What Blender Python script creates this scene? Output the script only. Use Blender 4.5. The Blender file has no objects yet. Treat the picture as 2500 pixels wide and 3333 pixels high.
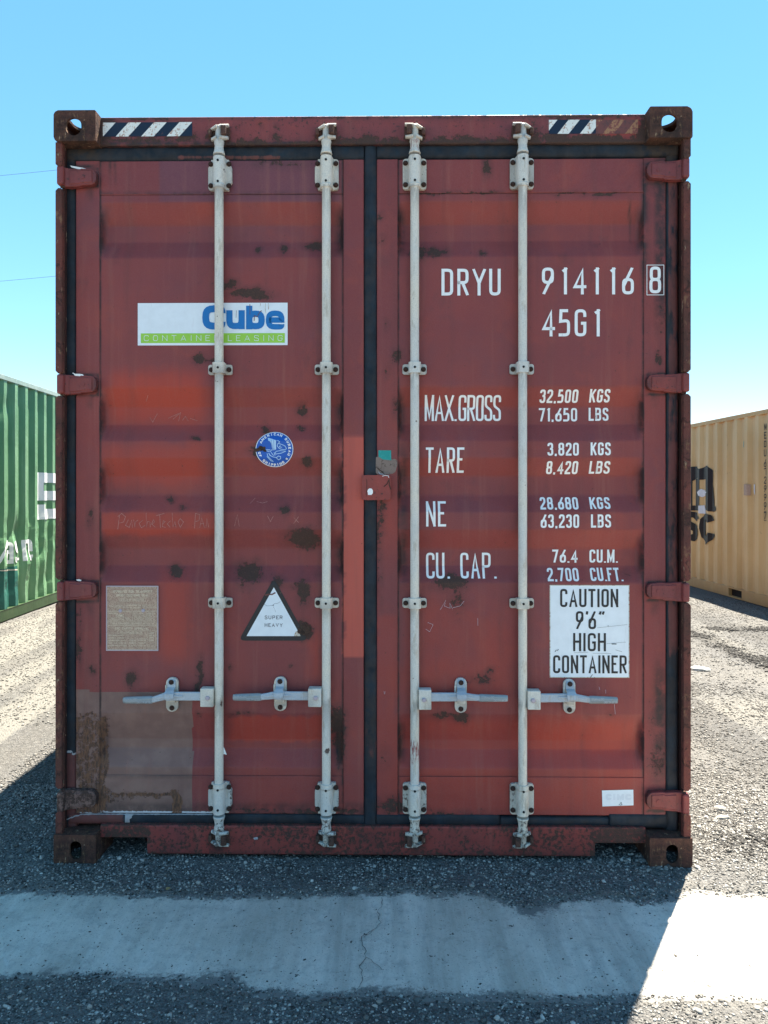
import bpy, bmesh, math, random
import numpy as np
from mathutils import Vector, Matrix

SC = bpy.context.scene
COL = SC.collection
random.seed(7)

# ------------------------------------------------------------------ camera
CAM = Vector((0.0, 0.0, 1.434))
F = 2407.0                       # focal length in photo pixels (2500 x 3333)
CX, CY = 1250.0, 1600.0          # principal column, horizon row
K = 1659.0 / 2500.0              # all (u, v) below are on a 1659 px wide copy
cam_d = bpy.data.cameras.new("camera")
cam = bpy.data.objects.new("camera", cam_d); COL.objects.link(cam)
cam.location = CAM
cam.rotation_euler = (math.radians(90), 0, 0)
cam_d.sensor_fit = 'VERTICAL'
cam_d.sensor_height = 36.0
cam_d.lens = 36.0 * F / 3333.0
cam_d.shift_y = -(1666.5 - CY) / 3333.0
cam_d.clip_start = 0.05
cam_d.clip_end = 3000
SC.camera = cam

# ------------------------------------------------------------------ light
SUN_EL = math.radians(68.9)
SH = Vector((0.52, 0.854)).normalized()      # horizontal direction towards the sun
sun_vec = Vector((SH.x * math.cos(SUN_EL), SH.y * math.cos(SUN_EL), math.sin(SUN_EL)))
sd = bpy.data.lights.new("sun", 'SUN'); sd.energy = 3.9; sd.angle = math.radians(0.53)
sd.color = (1.0, 0.92, 0.78)
so = bpy.data.objects.new("sun", sd); COL.objects.link(so)
so.rotation_euler = sun_vec.to_track_quat('Z', 'Y').to_euler()
so.location = (5, 8, 20)

world = bpy.data.worlds.new("World"); SC.world = world
world.use_nodes = True
wn = world.node_tree
wn.nodes.clear()
sky = wn.nodes.new('ShaderNodeTexSky'); sky.sky_type = 'NISHITA'
sky.sun_disc = False
sky.sun_elevation = SUN_EL
sky.sun_rotation = math.atan2(SH.x, SH.y)
sky.air_density = 0.8; sky.dust_density = 0.0; sky.ozone_density = 1.0
bg = wn.nodes.new('ShaderNodeBackground'); bg.inputs[1].default_value = 0.078
wo = wn.nodes.new('ShaderNodeOutputWorld')
hs = wn.nodes.new('ShaderNodeHueSaturation'); hs.inputs['Hue'].default_value = 0.484; hs.inputs['Saturation'].default_value = 1.42
gm = wn.nodes.new('ShaderNodeGamma'); gm.inputs[1].default_value = 0.72
wn.links.new(sky.outputs[0], gm.inputs[0]); wn.links.new(gm.outputs[0], hs.inputs['Color']); wn.links.new(hs.outputs[0], bg.inputs[0]); wn.links.new(bg.outputs[0], wo.inputs[0])

SC.view_settings.view_transform = 'Standard'
SC.view_settings.look = 'None'
SC.view_settings.exposure = 2.5
SC.view_settings.gamma = 1.0
SC.render.film_transparent = False
SC.cycles.max_bounces = 8
SC.cycles.use_denoising = True

# ------------------------------------------------------------------ noise
def _h(i, j, s):
    n = (i.astype(np.int64) * 374761393 + j.astype(np.int64) * 668265263 + s * 974634777) & 0xffffffff
    n = ((n ^ (n >> 13)) * 1274126177) & 0xffffffff
    n = n ^ (n >> 16)
    return (n & 0xffffff) / float(0xffffff)
def vnoise(x, y, s=0):
    x = np.asarray(x, float); y = np.asarray(y, float)
    i = np.floor(x); j = np.floor(y); fx = x - i; fy = y - j
    fx = fx * fx * (3 - 2 * fx); fy = fy * fy * (3 - 2 * fy)
    a = _h(i, j, s); b = _h(i + 1, j, s); c = _h(i, j + 1, s); d = _h(i + 1, j + 1, s)
    return (a * (1 - fx) + b * fx) * (1 - fy) + (c * (1 - fx) + d * fx) * fy
def fbm(x, y, s=0, o=4):
    t = 0; a = 0.5; n = 0
    for k in range(o):
        t = t + a * vnoise(x * 2 ** k, y * 2 ** k, s + k * 17); n += a; a *= 0.5
    return t / n
def sstep(a, b, x):
    t = np.clip((x - a) / (b - a), 0, 1); return t * t * (3 - 2 * t)

# ------------------------------------------------------------------ tags / objects
def tag(o, label=None, cat=None, group=None, kind=None):
    if label: o["label"] = label
    if cat: o["category"] = cat
    if group: o["group"] = group
    if kind: o["kind"] = kind
    return o
def empty(name, loc=(0, 0, 0), rz=0.0):
    o = bpy.data.objects.new(name, None); COL.objects.link(o)
    o.location = loc; o.rotation_euler = (0, 0, rz); o.empty_display_size = 0.2
    return o

class MB:
    """collects geometry of ONE mesh"""
    def __init__(s):
        s.v = []; s.f = []; s.m = []; s.sm = []
    def add(s, vs, fs, mi=0, smooth=False):
        b = len(s.v); s.v.extend([tuple(p) for p in vs])
        for f in fs:
            s.f.append([b + i for i in f]); s.m.append(mi); s.sm.append(smooth)
    def box(s, x0, x1, y0, y1, z0, z1, c=0.0, mi=0):
        if x0 > x1: x0, x1 = x1, x0
        if y0 > y1: y0, y1 = y1, y0
        if z0 > z1: z0, z1 = z1, z0
        c = min(c, (x1 - x0) * .45, (y1 - y0) * .45, (z1 - z0) * .45)
        if c <= 0:
            vs = [(x, y, z) for x in (x0, x1) for y in (y0, y1) for z in (z0, z1)]
            s.add(vs, [(0, 1, 3, 2), (4, 6, 7, 5), (0, 4, 5, 1), (2, 3, 7, 6), (0, 2, 6, 4), (1, 5, 7, 3)], mi); return
        bm = bmesh.new()
        vs = [bm.verts.new((x, y, z)) for x in (x0, x1) for y in (y0, y1) for z in (z0, z1)]
        for q in [(0, 1, 3, 2), (4, 6, 7, 5), (0, 4, 5, 1), (2, 3, 7, 6), (0, 2, 6, 4), (1, 5, 7, 3)]:
            bm.faces.new([vs[i] for i in q])
        bmesh.ops.bevel(bm, geom=bm.edges[:], offset=c, segments=2, profile=0.5, affect='EDGES')
        s.addbm(bm, mi); bm.free()
    def addbm(s, bm, mi=0, smooth=False):
        bm.verts.index_update()
        s.add([v.co[:] for v in bm.verts], [[v.index for v in f.verts] for f in bm.faces], mi, smooth)
    def lathe(s, c, prof, n=20, axis='z', mi=0, smooth=True, cap=True):
        """prof: list of (r, t) along the axis from c"""
        vs = []
        for r, t in prof:
            for k in range(n):
                a = 2 * math.pi * k / n
                p, q = r * math.cos(a), r * math.sin(a)
                vs.append({'z': (c[0] + p, c[1] + q, c[2] + t), 'y': (c[0] + p, c[1] + t, c[2] + q), 'x': (c[0] + t, c[1] + p, c[2] + q)}[axis])
        fs = []
        for i in range(len(prof) - 1):
            for k in range(n):
                k2 = (k + 1) % n
                fs.append((i * n + k, i * n + k2, (i + 1) * n + k2, (i + 1) * n + k))
        s.add(vs, fs, mi, smooth)
        if cap:
            b = len(s.v) - len(vs)
            s.f.append([b + k for k in range(n)]); s.m.append(mi); s.sm.append(False)
            s.f.append([b + (len(prof) - 1) * n + k for k in range(n)]); s.m.append(mi); s.sm.append(False)
    def prism(s, poly, y0, y1, mi=0, bev=0.0):
        """polygon in x-z, extruded in y (y0 = front)"""
        bm = bmesh.new()
        a = [bm.verts.new((x, y0, z)) for x, z in poly]; b = [bm.verts.new((x, y1, z)) for x, z in poly]
        n = len(poly)
        ff = bm.faces.new(a); bm.faces.new(b[::-1])
        for i in range(n): bm.faces.new((a[i], b[i], b[(i + 1) % n], a[(i + 1) % n]))
        if bev > 0:
            bmesh.ops.bevel(bm, geom=list(ff.edges), offset=bev, segments=3, profile=0.5, affect='EDGES')
        bmesh.ops.triangulate(bm, faces=[f for f in bm.faces if len(f.verts) > 4])
        s.addbm(bm, mi); bm.free()
    def sweep(s, prof, axis, t0, t1, step=0.012, mi=0, smooth=False, closed=True, fn=None):
        """closed profile swept along x (profile = y,z) or z (profile = x,y) or y (profile = x,z)"""
        n = max(1, int(math.ceil(abs(t1 - t0) / step))); m = len(prof); vs = []
        for i in range(n + 1):
            t = t0 + (t1 - t0) * i / n
            for a, b in prof:
                if fn: a, b = fn(a, b, t)
                vs.append({'x': (t, a, b), 'z': (a, b, t), 'y': (a, t, b)}[axis])
        fs = []
        for i in range(n):
            for k in range(m if closed else m - 1):
                k2 = (k + 1) % m
                fs.append((i * m + k, i * m + k2, (i + 1) * m + k2, (i + 1) * m + k))
        s.add(vs, fs, mi, smooth)
        if closed:
            b = len(s.v) - len(vs)
            s.f.append([b + k for k in range(m)]); s.m.append(mi); s.sm.append(False)
            s.f.append([b + n * m + k for k in range(m)]); s.m.append(mi); s.sm.append(False)
    def tube(s, pts, r, n=8, mi=0, smooth=True):
        vs = []; N = len(pts); P_ = [Vector(p) for p in pts]
        for i, p in enumerate(P_):
            t = (P_[min(i + 1, N - 1)] - P_[max(i - 1, 0)]).normalized()
            u = t.cross(Vector((0, 0, 1)));
            if u.length < 1e-4: u = Vector((1, 0, 0))
            u.normalize(); w = t.cross(u)
            for k in range(n):
                a = 2 * math.pi * k / n
                vs.append(p + r * (u * math.cos(a) + w * math.sin(a)))
        fs = [(i * n + k, i * n + (k + 1) % n, (i + 1) * n + (k + 1) % n, (i + 1) * n + k) for i in range(N - 1) for k in range(n)]
        s.add(vs, fs, mi, smooth)
        b = len(s.v) - len(vs)
        s.f.append([b + k for k in range(n)]); s.m.append(mi); s.sm.append(False)
        s.f.append([b + (N - 1) * n + k for k in range(n)]); s.m.append(mi); s.sm.append(False)
    def loft(s, st, mi=0, c=0.25):
        """stations (x, yc, zc, hy, hz): chamfered-rectangle sections along x"""
        vs = []
        for x, yc, zc, hy, hz in st:
            k = min(hy, hz) * c * 2
            for a, b in ((-hy + k, -hz), (hy - k, -hz), (hy, -hz + k), (hy, hz - k), (hy - k, hz), (-hy + k, hz), (-hy, hz - k), (-hy, -hz + k)):
                vs.append((x, yc + a, zc + b))
        n = len(st); fs = [(i * 8 + k, i * 8 + (k + 1) % 8, (i + 1) * 8 + (k + 1) % 8, (i + 1) * 8 + k) for i in range(n - 1) for k in range(8)]
        fs += [tuple(range(8)), tuple((n - 1) * 8 + k for k in range(8))]
        s.add(vs, fs, mi)
    def build(s, name, mats, parent=None, fixn=True):
        me = bpy.data.meshes.new(name)
        me.from_pydata(s.v, [], s.f)
        if not isinstance(mats, (list, tuple)): mats = [mats]
        for m_ in mats: me.materials.append(m_)
        me.polygons.foreach_set("material_index", s.m)
        me.polygons.foreach_set("use_smooth", s.sm)
        if fixn:
            bm = bmesh.new(); bm.from_mesh(me)
            bmesh.ops.recalc_face_normals(bm, faces=bm.faces); bm.to_mesh(me); bm.free()
        me.update()
        o = bpy.data.objects.new(name, me); COL.objects.link(o)
        if parent is not None: o.parent = parent
        return o

def grid_mesh(name, X, Y, Z, mats, parent=None, flip=False, smooth=True, midx=None):
    """X, Y, Z: 2-D arrays"""
    n, m = X.shape
    co = np.stack([X, Y, Z], -1).reshape(-1, 3).astype(np.float32)
    idx = np.arange(n * m).reshape(n, m)
    a, b, c, d = idx[:-1, :-1], idx[1:, :-1], idx[1:, 1:], idx[:-1, 1:]
    q = np.stack([a, b, c, d] if not flip else [a, d, c, b], -1).reshape(-1, 4)
    me = bpy.data.meshes.new(name)
    me.vertices.add(len(co)); me.vertices.foreach_set("co", co.ravel())
    me.loops.add(q.size); me.loops.foreach_set("vertex_index", q.ravel().astype(np.int32))
    me.polygons.add(len(q)); me.polygons.foreach_set("loop_start", (np.arange(len(q)) * 4).astype(np.int32))
    me.polygons.foreach_set("use_smooth", np.full(len(q), smooth))
    if not isinstance(mats, (list, tuple)): mats = [mats]
    for m_ in mats: me.materials.append(m_)
    me.update(calc_edges=True); me.validate()
    o = bpy.data.objects.new(name, me); COL.objects.link(o)
    if parent is not None: o.parent = parent
    return o

def set_attr(o, name, arr):
    me = o.data
    a = me.attributes.get(name) or me.attributes.new(name, 'FLOAT_COLOR', 'POINT')
    a.data.foreach_set("color", np.ascontiguousarray(arr, np.float32).ravel())

# ------------------------------------------------------------------ node helper
class NT:
    def __init__(s, name):
        s.mat = bpy.data.materials.new(name); s.mat.use_nodes = True
        s.t = s.mat.node_tree; s.t.nodes.clear()
        s.out = s.t.nodes.new('ShaderNodeOutputMaterial')
        s.b = s.t.nodes.new('ShaderNodeBsdfPrincipled')
        s.t.links.new(s.b.outputs[0], s.out.inputs[0])
        s.tc = s.t.nodes.new('ShaderNodeTexCoord')
    def link(s, a, inp):
        if hasattr(a, 'links') or isinstance(a, bpy.types.NodeSocket): s.t.links.new(a, inp)
        else:
            if isinstance(a, (tuple, list)) and len(a) == 3 and inp.type == 'RGBA': a = (*a, 1)
            inp.default_value = a
    def n(s, typ, **kw):
        nd = s.t.nodes.new(typ)
        for k, v in kw.items(): setattr(nd, k, v)
        return nd
    def noise(s, scale, detail=4, rough=0.55, vec=None, stretch=None, dist=0.0, out=0):
        v = vec if vec is not None else s.tc.outputs['Object']
        if stretch:
            mp = s.n('ShaderNodeMapping'); s.t.links.new(v, mp.inputs[0]); mp.inputs['Scale'].default_value = stretch; v = mp.outputs[0]
        nd = s.n('ShaderNodeTexNoise'); s.t.links.new(v, nd.inputs['Vector'])
        nd.inputs['Scale'].default_value = scale; nd.inputs['Detail'].default_value = detail
        nd.inputs['Roughness'].default_value = rough; nd.inputs['Distortion'].default_value = dist
        return nd.outputs[out]
    def voro(s, scale, vec=None, feature='F1', out='Distance'):
        nd = s.n('ShaderNodeTexVoronoi', feature=feature)
        s.t.links.new(vec if vec is not None else s.tc.outputs['Object'], nd.inputs['Vector']); nd.inputs['Scale'].default_value = scale
        return nd.outputs[out]
    def m(s, op, a, b=None, c=None, clamp=False):
        nd = s.n('ShaderNodeMath', operation=op, use_clamp=clamp)
        s.link(a, nd.inputs[0])
        if b is not None: s.link(b, nd.inputs[1])
        if c is not None: s.link(c, nd.inputs[2])
        return nd.outputs[0]
    def ramp(s, x, a, b, lo=0.0, hi=1.0):
        nd = s.n('ShaderNodeMapRange', interpolation_type='SMOOTHSTEP')
        s.link(x, nd.inputs[0]); nd.inputs[1].default_value = a; nd.inputs[2].default_value = b
        nd.inputs[3].default_value = lo; nd.inputs[4].default_value = hi
        return nd.outputs[0]
    def mix(s, f, a, b, blend='MIX'):
        nd = s.n('ShaderNodeMix', data_type='RGBA', blend_type=blend)
        s.link(f, nd.inputs[0]); s.link(a, nd.inputs[6]); s.link(b, nd.inputs[7])
        return nd.outputs[2]
    def attr(s, name):
        nd = s.n('ShaderNodeAttribute', attribute_name=name); sp = s.n('ShaderNodeSeparateColor')
        s.t.links.new(nd.outputs['Color'], sp.inputs[0])
        return sp.outputs[0], sp.outputs[1], sp.outputs[2], nd.outputs['Alpha']
    def bump(s, h, dist, strength=1.0, prev=None):
        nd = s.n('ShaderNodeBump'); s.link(h, nd.inputs['Height']); nd.inputs['Distance'].default_value = dist
        nd.inputs['Strength'].default_value = strength
        if prev is not None: s.t.links.new(prev, nd.inputs['Normal'])
        return nd.outputs[0]
    def fin(s, col, rough=0.5, normal=None, spec=0.5, metal=0.0):
        s.link(col, s.b.inputs['Base Color']); s.link(rough, s.b.inputs['Roughness'])
        s.link(metal, s.b.inputs['Metallic']); s.b.inputs['Specular IOR Level'].default_value = spec
        if normal is not None: s.t.links.new(normal, s.b.inputs['Normal'])
        return s.mat

RUST_D = (0.066, 0.038, 0.030); RUST_L = (0.17, 0.078, 0.050)

def rust_mix(t, col, amt, scale=60, fresh=None):
    """paint -> rust where attribute amt beats a noise"""
    nz = t.noise(scale, 6, 0.7)
    x = t.m('ADD', amt, t.m('MULTIPLY', t.m('SUBTRACT', nz, 0.5), 1.3))
    msk = t.m('MULTIPLY', t.ramp(x, 0.43, 0.60), t.ramp(t.noise(scale * 3.2, 3, .7), .25, .5, .45, 1.0))
    rc = t.mix(t.ramp(t.noise(scale * 2.6, 5, 0.75), 0.50, 0.80, 0, .75), RUST_D, RUST_L)
    if fresh is not None: rc = t.mix(t.m('MULTIPLY', fresh, t.ramp(t.noise(1, 5, .7, stretch=(120, 60, 26)), .36, .62)), rc, (0.215, 0.100, 0.055))
    return t.mix(msk, col, rc), msk

def make_red():
    t = NT("weathered_red_paint")
    rust, grime_shade, bright, brown = t.attr("wear_light_a")
    purple, patch, white, rubbed = t.attr("wear_light_b")
    base = t.mix(t.ramp(t.noise(1.6, 3), 0.35, 0.68), (0.205, 0.038, 0.039), (0.262, 0.046, 0.039))
    base = t.mix(t.m('MULTIPLY', t.ramp(t.noise(3.5, 5), 0.45, 0.75), 0.7), base, (0.175, 0.048, 0.056))
    base = t.mix(t.m('MULTIPLY', t.ramp(t.noise(6, 6, .65, dist=.8), 0.50, 0.72), 0.45), base, (0.31, 0.052, 0.036))
    base = t.mix(t.m('MULTIPLY', t.ramp(t.noise(11, 6, .7, stretch=(1, 1, .6)), 0.56, 0.74), 0.40), base, (0.115, 0.034, 0.036))
    base = t.mix(purple, base, (0.165, 0.045, 0.060))
    base = t.mix(bright, base, (0.40, 0.045, 0.024))
    base = t.mix(patch, base, (0.50, 0.090, 0.062))
    sharp = t.ramp(t.m('ADD', brown, t.m('MULTIPLY', t.m('SUBTRACT', t.noise(25, 4), 0.5), 0.35)), 0.45, 0.55)
    brc = t.mix(t.ramp(t.noise(12, 5), 0.4, 0.7), (0.200, 0.112, 0.092), (0.250, 0.148, 0.120))
    base = t.mix(sharp, base, brc)
    # chalky vertical runs, fine mottling
    st = t.noise(1.0, 5, 0.6, stretch=(34, 6, 1.6))
    base = t.mix(t.m('MULTIPLY', t.ramp(st, 0.52, 0.80), 0.30), base, (0.34, 0.13, 0.09))
    st2 = t.noise(1.0, 4, 0.6, stretch=(18, 5, 0.9))
    base = t.mix(t.m('MULTIPLY', t.ramp(st2, 0.5, 0.85), 0.35), base, (0.09, 0.032, 0.032))
    fine = t.noise(260, 3, 0.7)
    base = t.mix(t.m('MULTIPLY', t.ramp(fine, 0.3, 0.75), 0.20), base, (0.30, 0.13, 0.12))
    # tiny chips and specks everywhere
    sp = t.noise(75, 3, 0.6)
    base = t.mix(t.m('MULTIPLY', t.ramp(t.m('MULTIPLY_ADD', rust, .28, sp), 0.69, 0.75), 0.75), base, (0.06, 0.030, 0.026))
    g = t.m('MULTIPLY', grime_shade, t.ramp(t.noise(22, 5, 0.65), 0.2, 0.62), clamp=True)
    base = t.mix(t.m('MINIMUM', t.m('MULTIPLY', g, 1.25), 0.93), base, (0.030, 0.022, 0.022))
    base = t.mix(t.ramp(t.m('ADD', white, t.m('MULTIPLY', t.m('SUBTRACT', t.noise(90, 4), .5), .7)), 0.5, 0.6), base, (0.55, 0.55, 0.58))
    col, msk = rust_mix(t, base, rust, 70, rubbed)
    h = t.m('ADD', t.m('MULTIPLY', t.noise(5, 3), 3.0), t.m('MULTIPLY', t.noise(140, 3), 0.16))
    h = t.m('ADD', h, t.m('MULTIPLY', sharp, t.m('MULTIPLY', t.ramp(t.voro(62, feature='DISTANCE_TO_EDGE'), 0.0, 0.05), t.ramp(t.noise(4, 3), .42, .6, 0, .16))))
    h = t.m('SUBTRACT', h, t.m('MULTIPLY', msk, t.m('MULTIPLY', t.noise(300, 3), 0.7)))
    nb = t.bump(h, 0.004, 0.8)
    rough = t.m('ADD', t.m('MULTIPLY', t.noise(9, 4), 0.22), t.m('MULTIPLY_ADD', msk, 0.3, 0.42))
    return t.fin(col, rough, nb, 0.34)

def make_rusty(name, a=(0.12, 0.052, 0.034), b=(0.060, 0.036, 0.028), c=(0.20, 0.095, 0.048), red=(0.15, 0.045, 0.04), redf=0.5, sc=1.0):
    t = NT(name)
    base = t.mix(t.ramp(t.noise(9 * sc, 6, 0.7), 0.38, 0.62), a, b)
    base = t.mix(t.m('MULTIPLY', t.ramp(t.noise(4 * sc, 4), 0.42, 0.6), redf), base, red)
    base = t.mix(t.m('MULTIPLY', t.ramp(t.noise(45 * sc, 5, 0.7, stretch=(1, 1, 0.5)), 0.55, 0.7), 0.8), base, c)
    base = t.mix(t.ramp(t.noise(110 * sc, 4, 0.7), 0.60, 0.70), base, (0.025, 0.018, 0.015))
    base = t.mix(t.m('MULTIPLY', t.ramp(t.noise(70, 3, 0.6, stretch=(1, 1, 0.3)), 0.66, 0.71), 0.8), base, (0.38, 0.27, 0.18))
    base = t.mix(t.m('MULTIPLY', t.ramp(t.noise(28 * sc, 5, .75, dist=1.0), .52, .64), .7), base, (0.030, 0.021, 0.018))
    nb = t.bump(t.m('ADD', t.noise(60, 6, 0.7), t.m('MULTIPLY', t.noise(300, 3), 0.4)), 0.006, 0.9)
    return t.fin(base, 0.85, nb, 0.15)

def make_bar(name="galvanised_white_paint", a=(0.76, 0.685, 0.57), b=(0.66, 0.635, 0.585)):
    t = NT(name)
    rust, grime_shade, bright, brown = t.attr("wear_light_a")
    base = t.mix(t.ramp(t.noise(3, 3), 0.35, 0.65), a, b)
    base = t.mix(t.ramp(t.noise(230, 4, 0.7), 0.35, 0.75, 0, 0.35), base, (0.26, 0.25, 0.23))
    base = t.mix(t.m('MULTIPLY', t.ramp(t.noise(40, 5, 0.7, stretch=(1, 1, .25)), 0.52, 0.70), 0.60), base, (0.36, 0.28, 0.20))
    base = t.mix(t.ramp(t.m('ADD', bright, t.m('MULTIPLY', t.m('SUBTRACT', t.noise(60, 4, .7, stretch=(2, 2, .5)), .5), 1.2)), .5, .8), base, (0.26, 0.07, 0.06))
    base = t.mix(t.m('MULTIPLY', grime_shade, 0.8), base, (0.10, 0.08, 0.07))
    x = t.noise(38, 5, 0.65)
    base = t.mix(t.ramp(x, 0.685, 0.715), base, (0.13, 0.075, 0.05))
    base = t.mix(t.m('MULTIPLY', t.ramp(t.noise(7, 5, .7, stretch=(1, 1, .6)), .50, .72), .35), base, (0.42, 0.40, 0.38))
    col, msk = rust_mix(t, base, rust, 90)
    nb = t.bump(t.m('ADD', t.noise(180, 4, .7), t.m('MULTIPLY', t.noise(25, 3), 2)), 0.0012, 0.8)
    return t.fin(col, 0.5, nb, 0.45)

def make_rubber():
    t = NT("perished_rubber")
    rust, grime_shade, bright, brown = t.attr("wear_light_a")
    purple, patch, white, rubbed = t.attr("wear_light_b")
    base = t.mix(t.ramp(t.noise(14, 4, .6), .35, .7), (0.006, 0.012, 0.020), (0.014, 0.026, 0.040))
    base = t.mix(t.m('MULTIPLY', t.ramp(t.noise(1, 5, .7, stretch=(30, 8, 3)), .5, .8), .35), base, (0.05, 0.055, 0.065))
    pm = t.ramp(t.m('ADD', patch, t.m('MULTIPLY', t.m('SUBTRACT', t.noise(30, 5, .6, stretch=(1, 1, .35)), .5), 1.1)), .42, .66)
    base = t.mix(pm, base, (0.15, 0.048, 0.045))
    wm = t.ramp(t.m('ADD', white, t.m('MULTIPLY', t.m('SUBTRACT', t.noise(60, 4), .5), .6)), .5, .6)
    base = t.mix(wm, base, (0.40, 0.40, 0.42))
    g = t.m('MULTIPLY', grime_shade, t.ramp(t.noise(30, 4), .3, .6))
    base = t.mix(g, base, (0.05, 0.035, 0.028))
    nb = t.bump(t.m('ADD', t.noise(120, 4, .7), t.m('MULTIPLY', t.noise(9, 3), 3)), 0.0015, 0.7)
    return t.fin(base, t.m('MULTIPLY_ADD', t.noise(20, 3), .25, .50), nb, 0.28)

def make_print(name, colr, wear=0.25, rough=0.5, dirt=(0.30, 0.14, 0.09), sc=1.0, var=0.12, hv=0.62):
    t = NT(name)
    base = t.mix(t.ramp(t.noise(30 * sc, 4), .3, .75, 0, var), colr, tuple(c * 0.45 for c in colr))
    base = t.mix(t.m('MULTIPLY', t.ramp(t.noise(90 * sc, 5, .7), hv, hv + .07), wear), base, dirt)
    base = t.mix(t.m('MULTIPLY', t.ramp(t.noise(1, 4, .7, stretch=(50, 20, 5)), .62, .8), wear), base, dirt)
    nb = t.bump(t.noise(200, 2), 0.0004, 0.4)
    return t.fin(base, rough, nb, 0.4)

M_red = make_red()
M_rusty = make_rusty("rusty_casting", a=(0.115, 0.056, 0.040), b=(0.040, 0.027, 0.023), c=(0.26, 0.155, 0.085), red=(0.12, 0.045, 0.04), redf=0.3, sc=1.6)
M_post = make_rusty("rusty_red_post", a=(0.13, 0.050, 0.042), b=(0.085, 0.045, 0.036), c=(0.25, 0.14, 0.08), red=(0.18, 0.058, 0.046), redf=0.8, sc=0.9)
M_inner = make_rusty("recess_shade_tone", a=(0.05, 0.020, 0.018), b=(0.035, 0.018, 0.016), c=(0.07, 0.03, 0.02), redf=0.2)  # rust colours darkened to carry the shade of recessed parts
M_bar = make_bar()
M_bar_b = make_bar("bluish_galvanised_steel", (0.50, 0.53, 0.57), (0.38, 0.43, 0.49))
M_grip = make_bar("grey_handle_sleeve", (0.30, 0.34, 0.36), (0.22, 0.26, 0.28))
M_bolt = make_rusty("rusted_bolt", a=(0.09, 0.055, 0.04), b=(0.04, 0.028, 0.024), c=(0.16, 0.09, 0.06), redf=0.1, sc=5)
M_keeper = make_rusty("rusted_keeper", a=(0.12, 0.065, 0.05), b=(0.07, 0.042, 0.035), c=(0.20, 0.12, 0.08), redf=0.2, sc=4)
M_rubber = make_rubber()
M_hole = NT("hole_shade").fin((0.008, 0.008, 0.010), 0.9)  # near-black stands for the shade inside holes and pockets
M_letter = make_print("white_lettering", (0.88, 0.87, 0.85), 0.35, 0.5, dirt=(0.30, 0.10, 0.08), hv=.66)
M_white = make_print("white_decal", (0.80, 0.83, 0.86), 0.25, 0.45, hv=.68)
M_cream = make_print("weathered_cream_decal", (0.60, 0.56, 0.47), 0.9, 0.55, dirt=(0.32, 0.12, 0.05), hv=.52)
M_stripe_w = make_print("white_stripe_decal", (0.80, 0.78, 0.72), 0.8, 0.4, dirt=(.40, .17, .08), hv=.54)
M_navy = make_print("navy_stripe_decal", (0.007, 0.013, 0.032), 0.5, 0.35, dirt=(.12, .05, .04), hv=.62)
M_black = make_print("dark_brown_print", (0.030, 0.026, 0.026), 0.5, 0.6, dirt=(0.14, 0.09, 0.06), hv=.6)
M_blue = make_print("blue_print", (0.005, 0.16, 0.46), 0.15, 0.4, dirt=(.2, .25, .4), hv=.7)
M_dblue = make_print("royal_blue_decal", (0.010, 0.10, 0.46), 0.35, 0.4, dirt=(.03, .14, .55), hv=.6)
M_lblue = make_print("pale_blue_print", (0.50, 0.68, 0.85), 0.2, 0.5)
M_green_p = make_print("lime_print", (0.33, 0.62, 0.06), 0.2, 0.4)
M_teal = make_print("teal_sticker", (0.010, 0.30, 0.27), 0.5, 0.5, dirt=(.1, .4, .4), hv=.55)
M_grey_p = make_print("grey_print", (0.10, 0.10, 0.12), 0.2, 0.5)
M_faint = make_print("faint_grey_print", (0.72, 0.75, 0.79), 0.2, 0.5)
M_orange = make_print("overpainted_stripe", (0.36, 0.17, 0.08), 1.0, 0.5, dirt=(0.20, 0.055, 0.04), hv=.46)
M_worn = make_print("overpainted_dark_stripe", (0.17, 0.05, 0.04), 0.8, 0.5, dirt=(0.10, 0.04, 0.035), hv=.5)
M_peel = make_print("peeling_paint", (0.60, 0.60, 0.66), 0.6, 0.6, dirt=(.3, .25, .25))
M_beige = make_print("beige_primer", (0.24, 0.17, 0.14), 0.9, 0.7, dirt=(0.08, 0.05, 0.04), hv=.56)
M_plate = make_print("aluminium_data_plate", (0.50, 0.345, 0.25), 0.9, 0.5, dirt=(0.28, 0.14, 0.10), sc=2.2, hv=.5, var=.35)
M_plate_e = make_print("plate_lettering", (0.75, 0.62, 0.45), 0.7, 0.5, dirt=(0.2, 0.13, 0.1), hv=.55)
M_plate_r = make_print("plate_rim", (0.46, 0.38, 0.42), 0.6, 0.5)
M_scratch = make_print("scratched_paint", (0.44, 0.19, 0.16), 0.5, 0.6, dirt=(.2, .06, .05), hv=.5)

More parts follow.
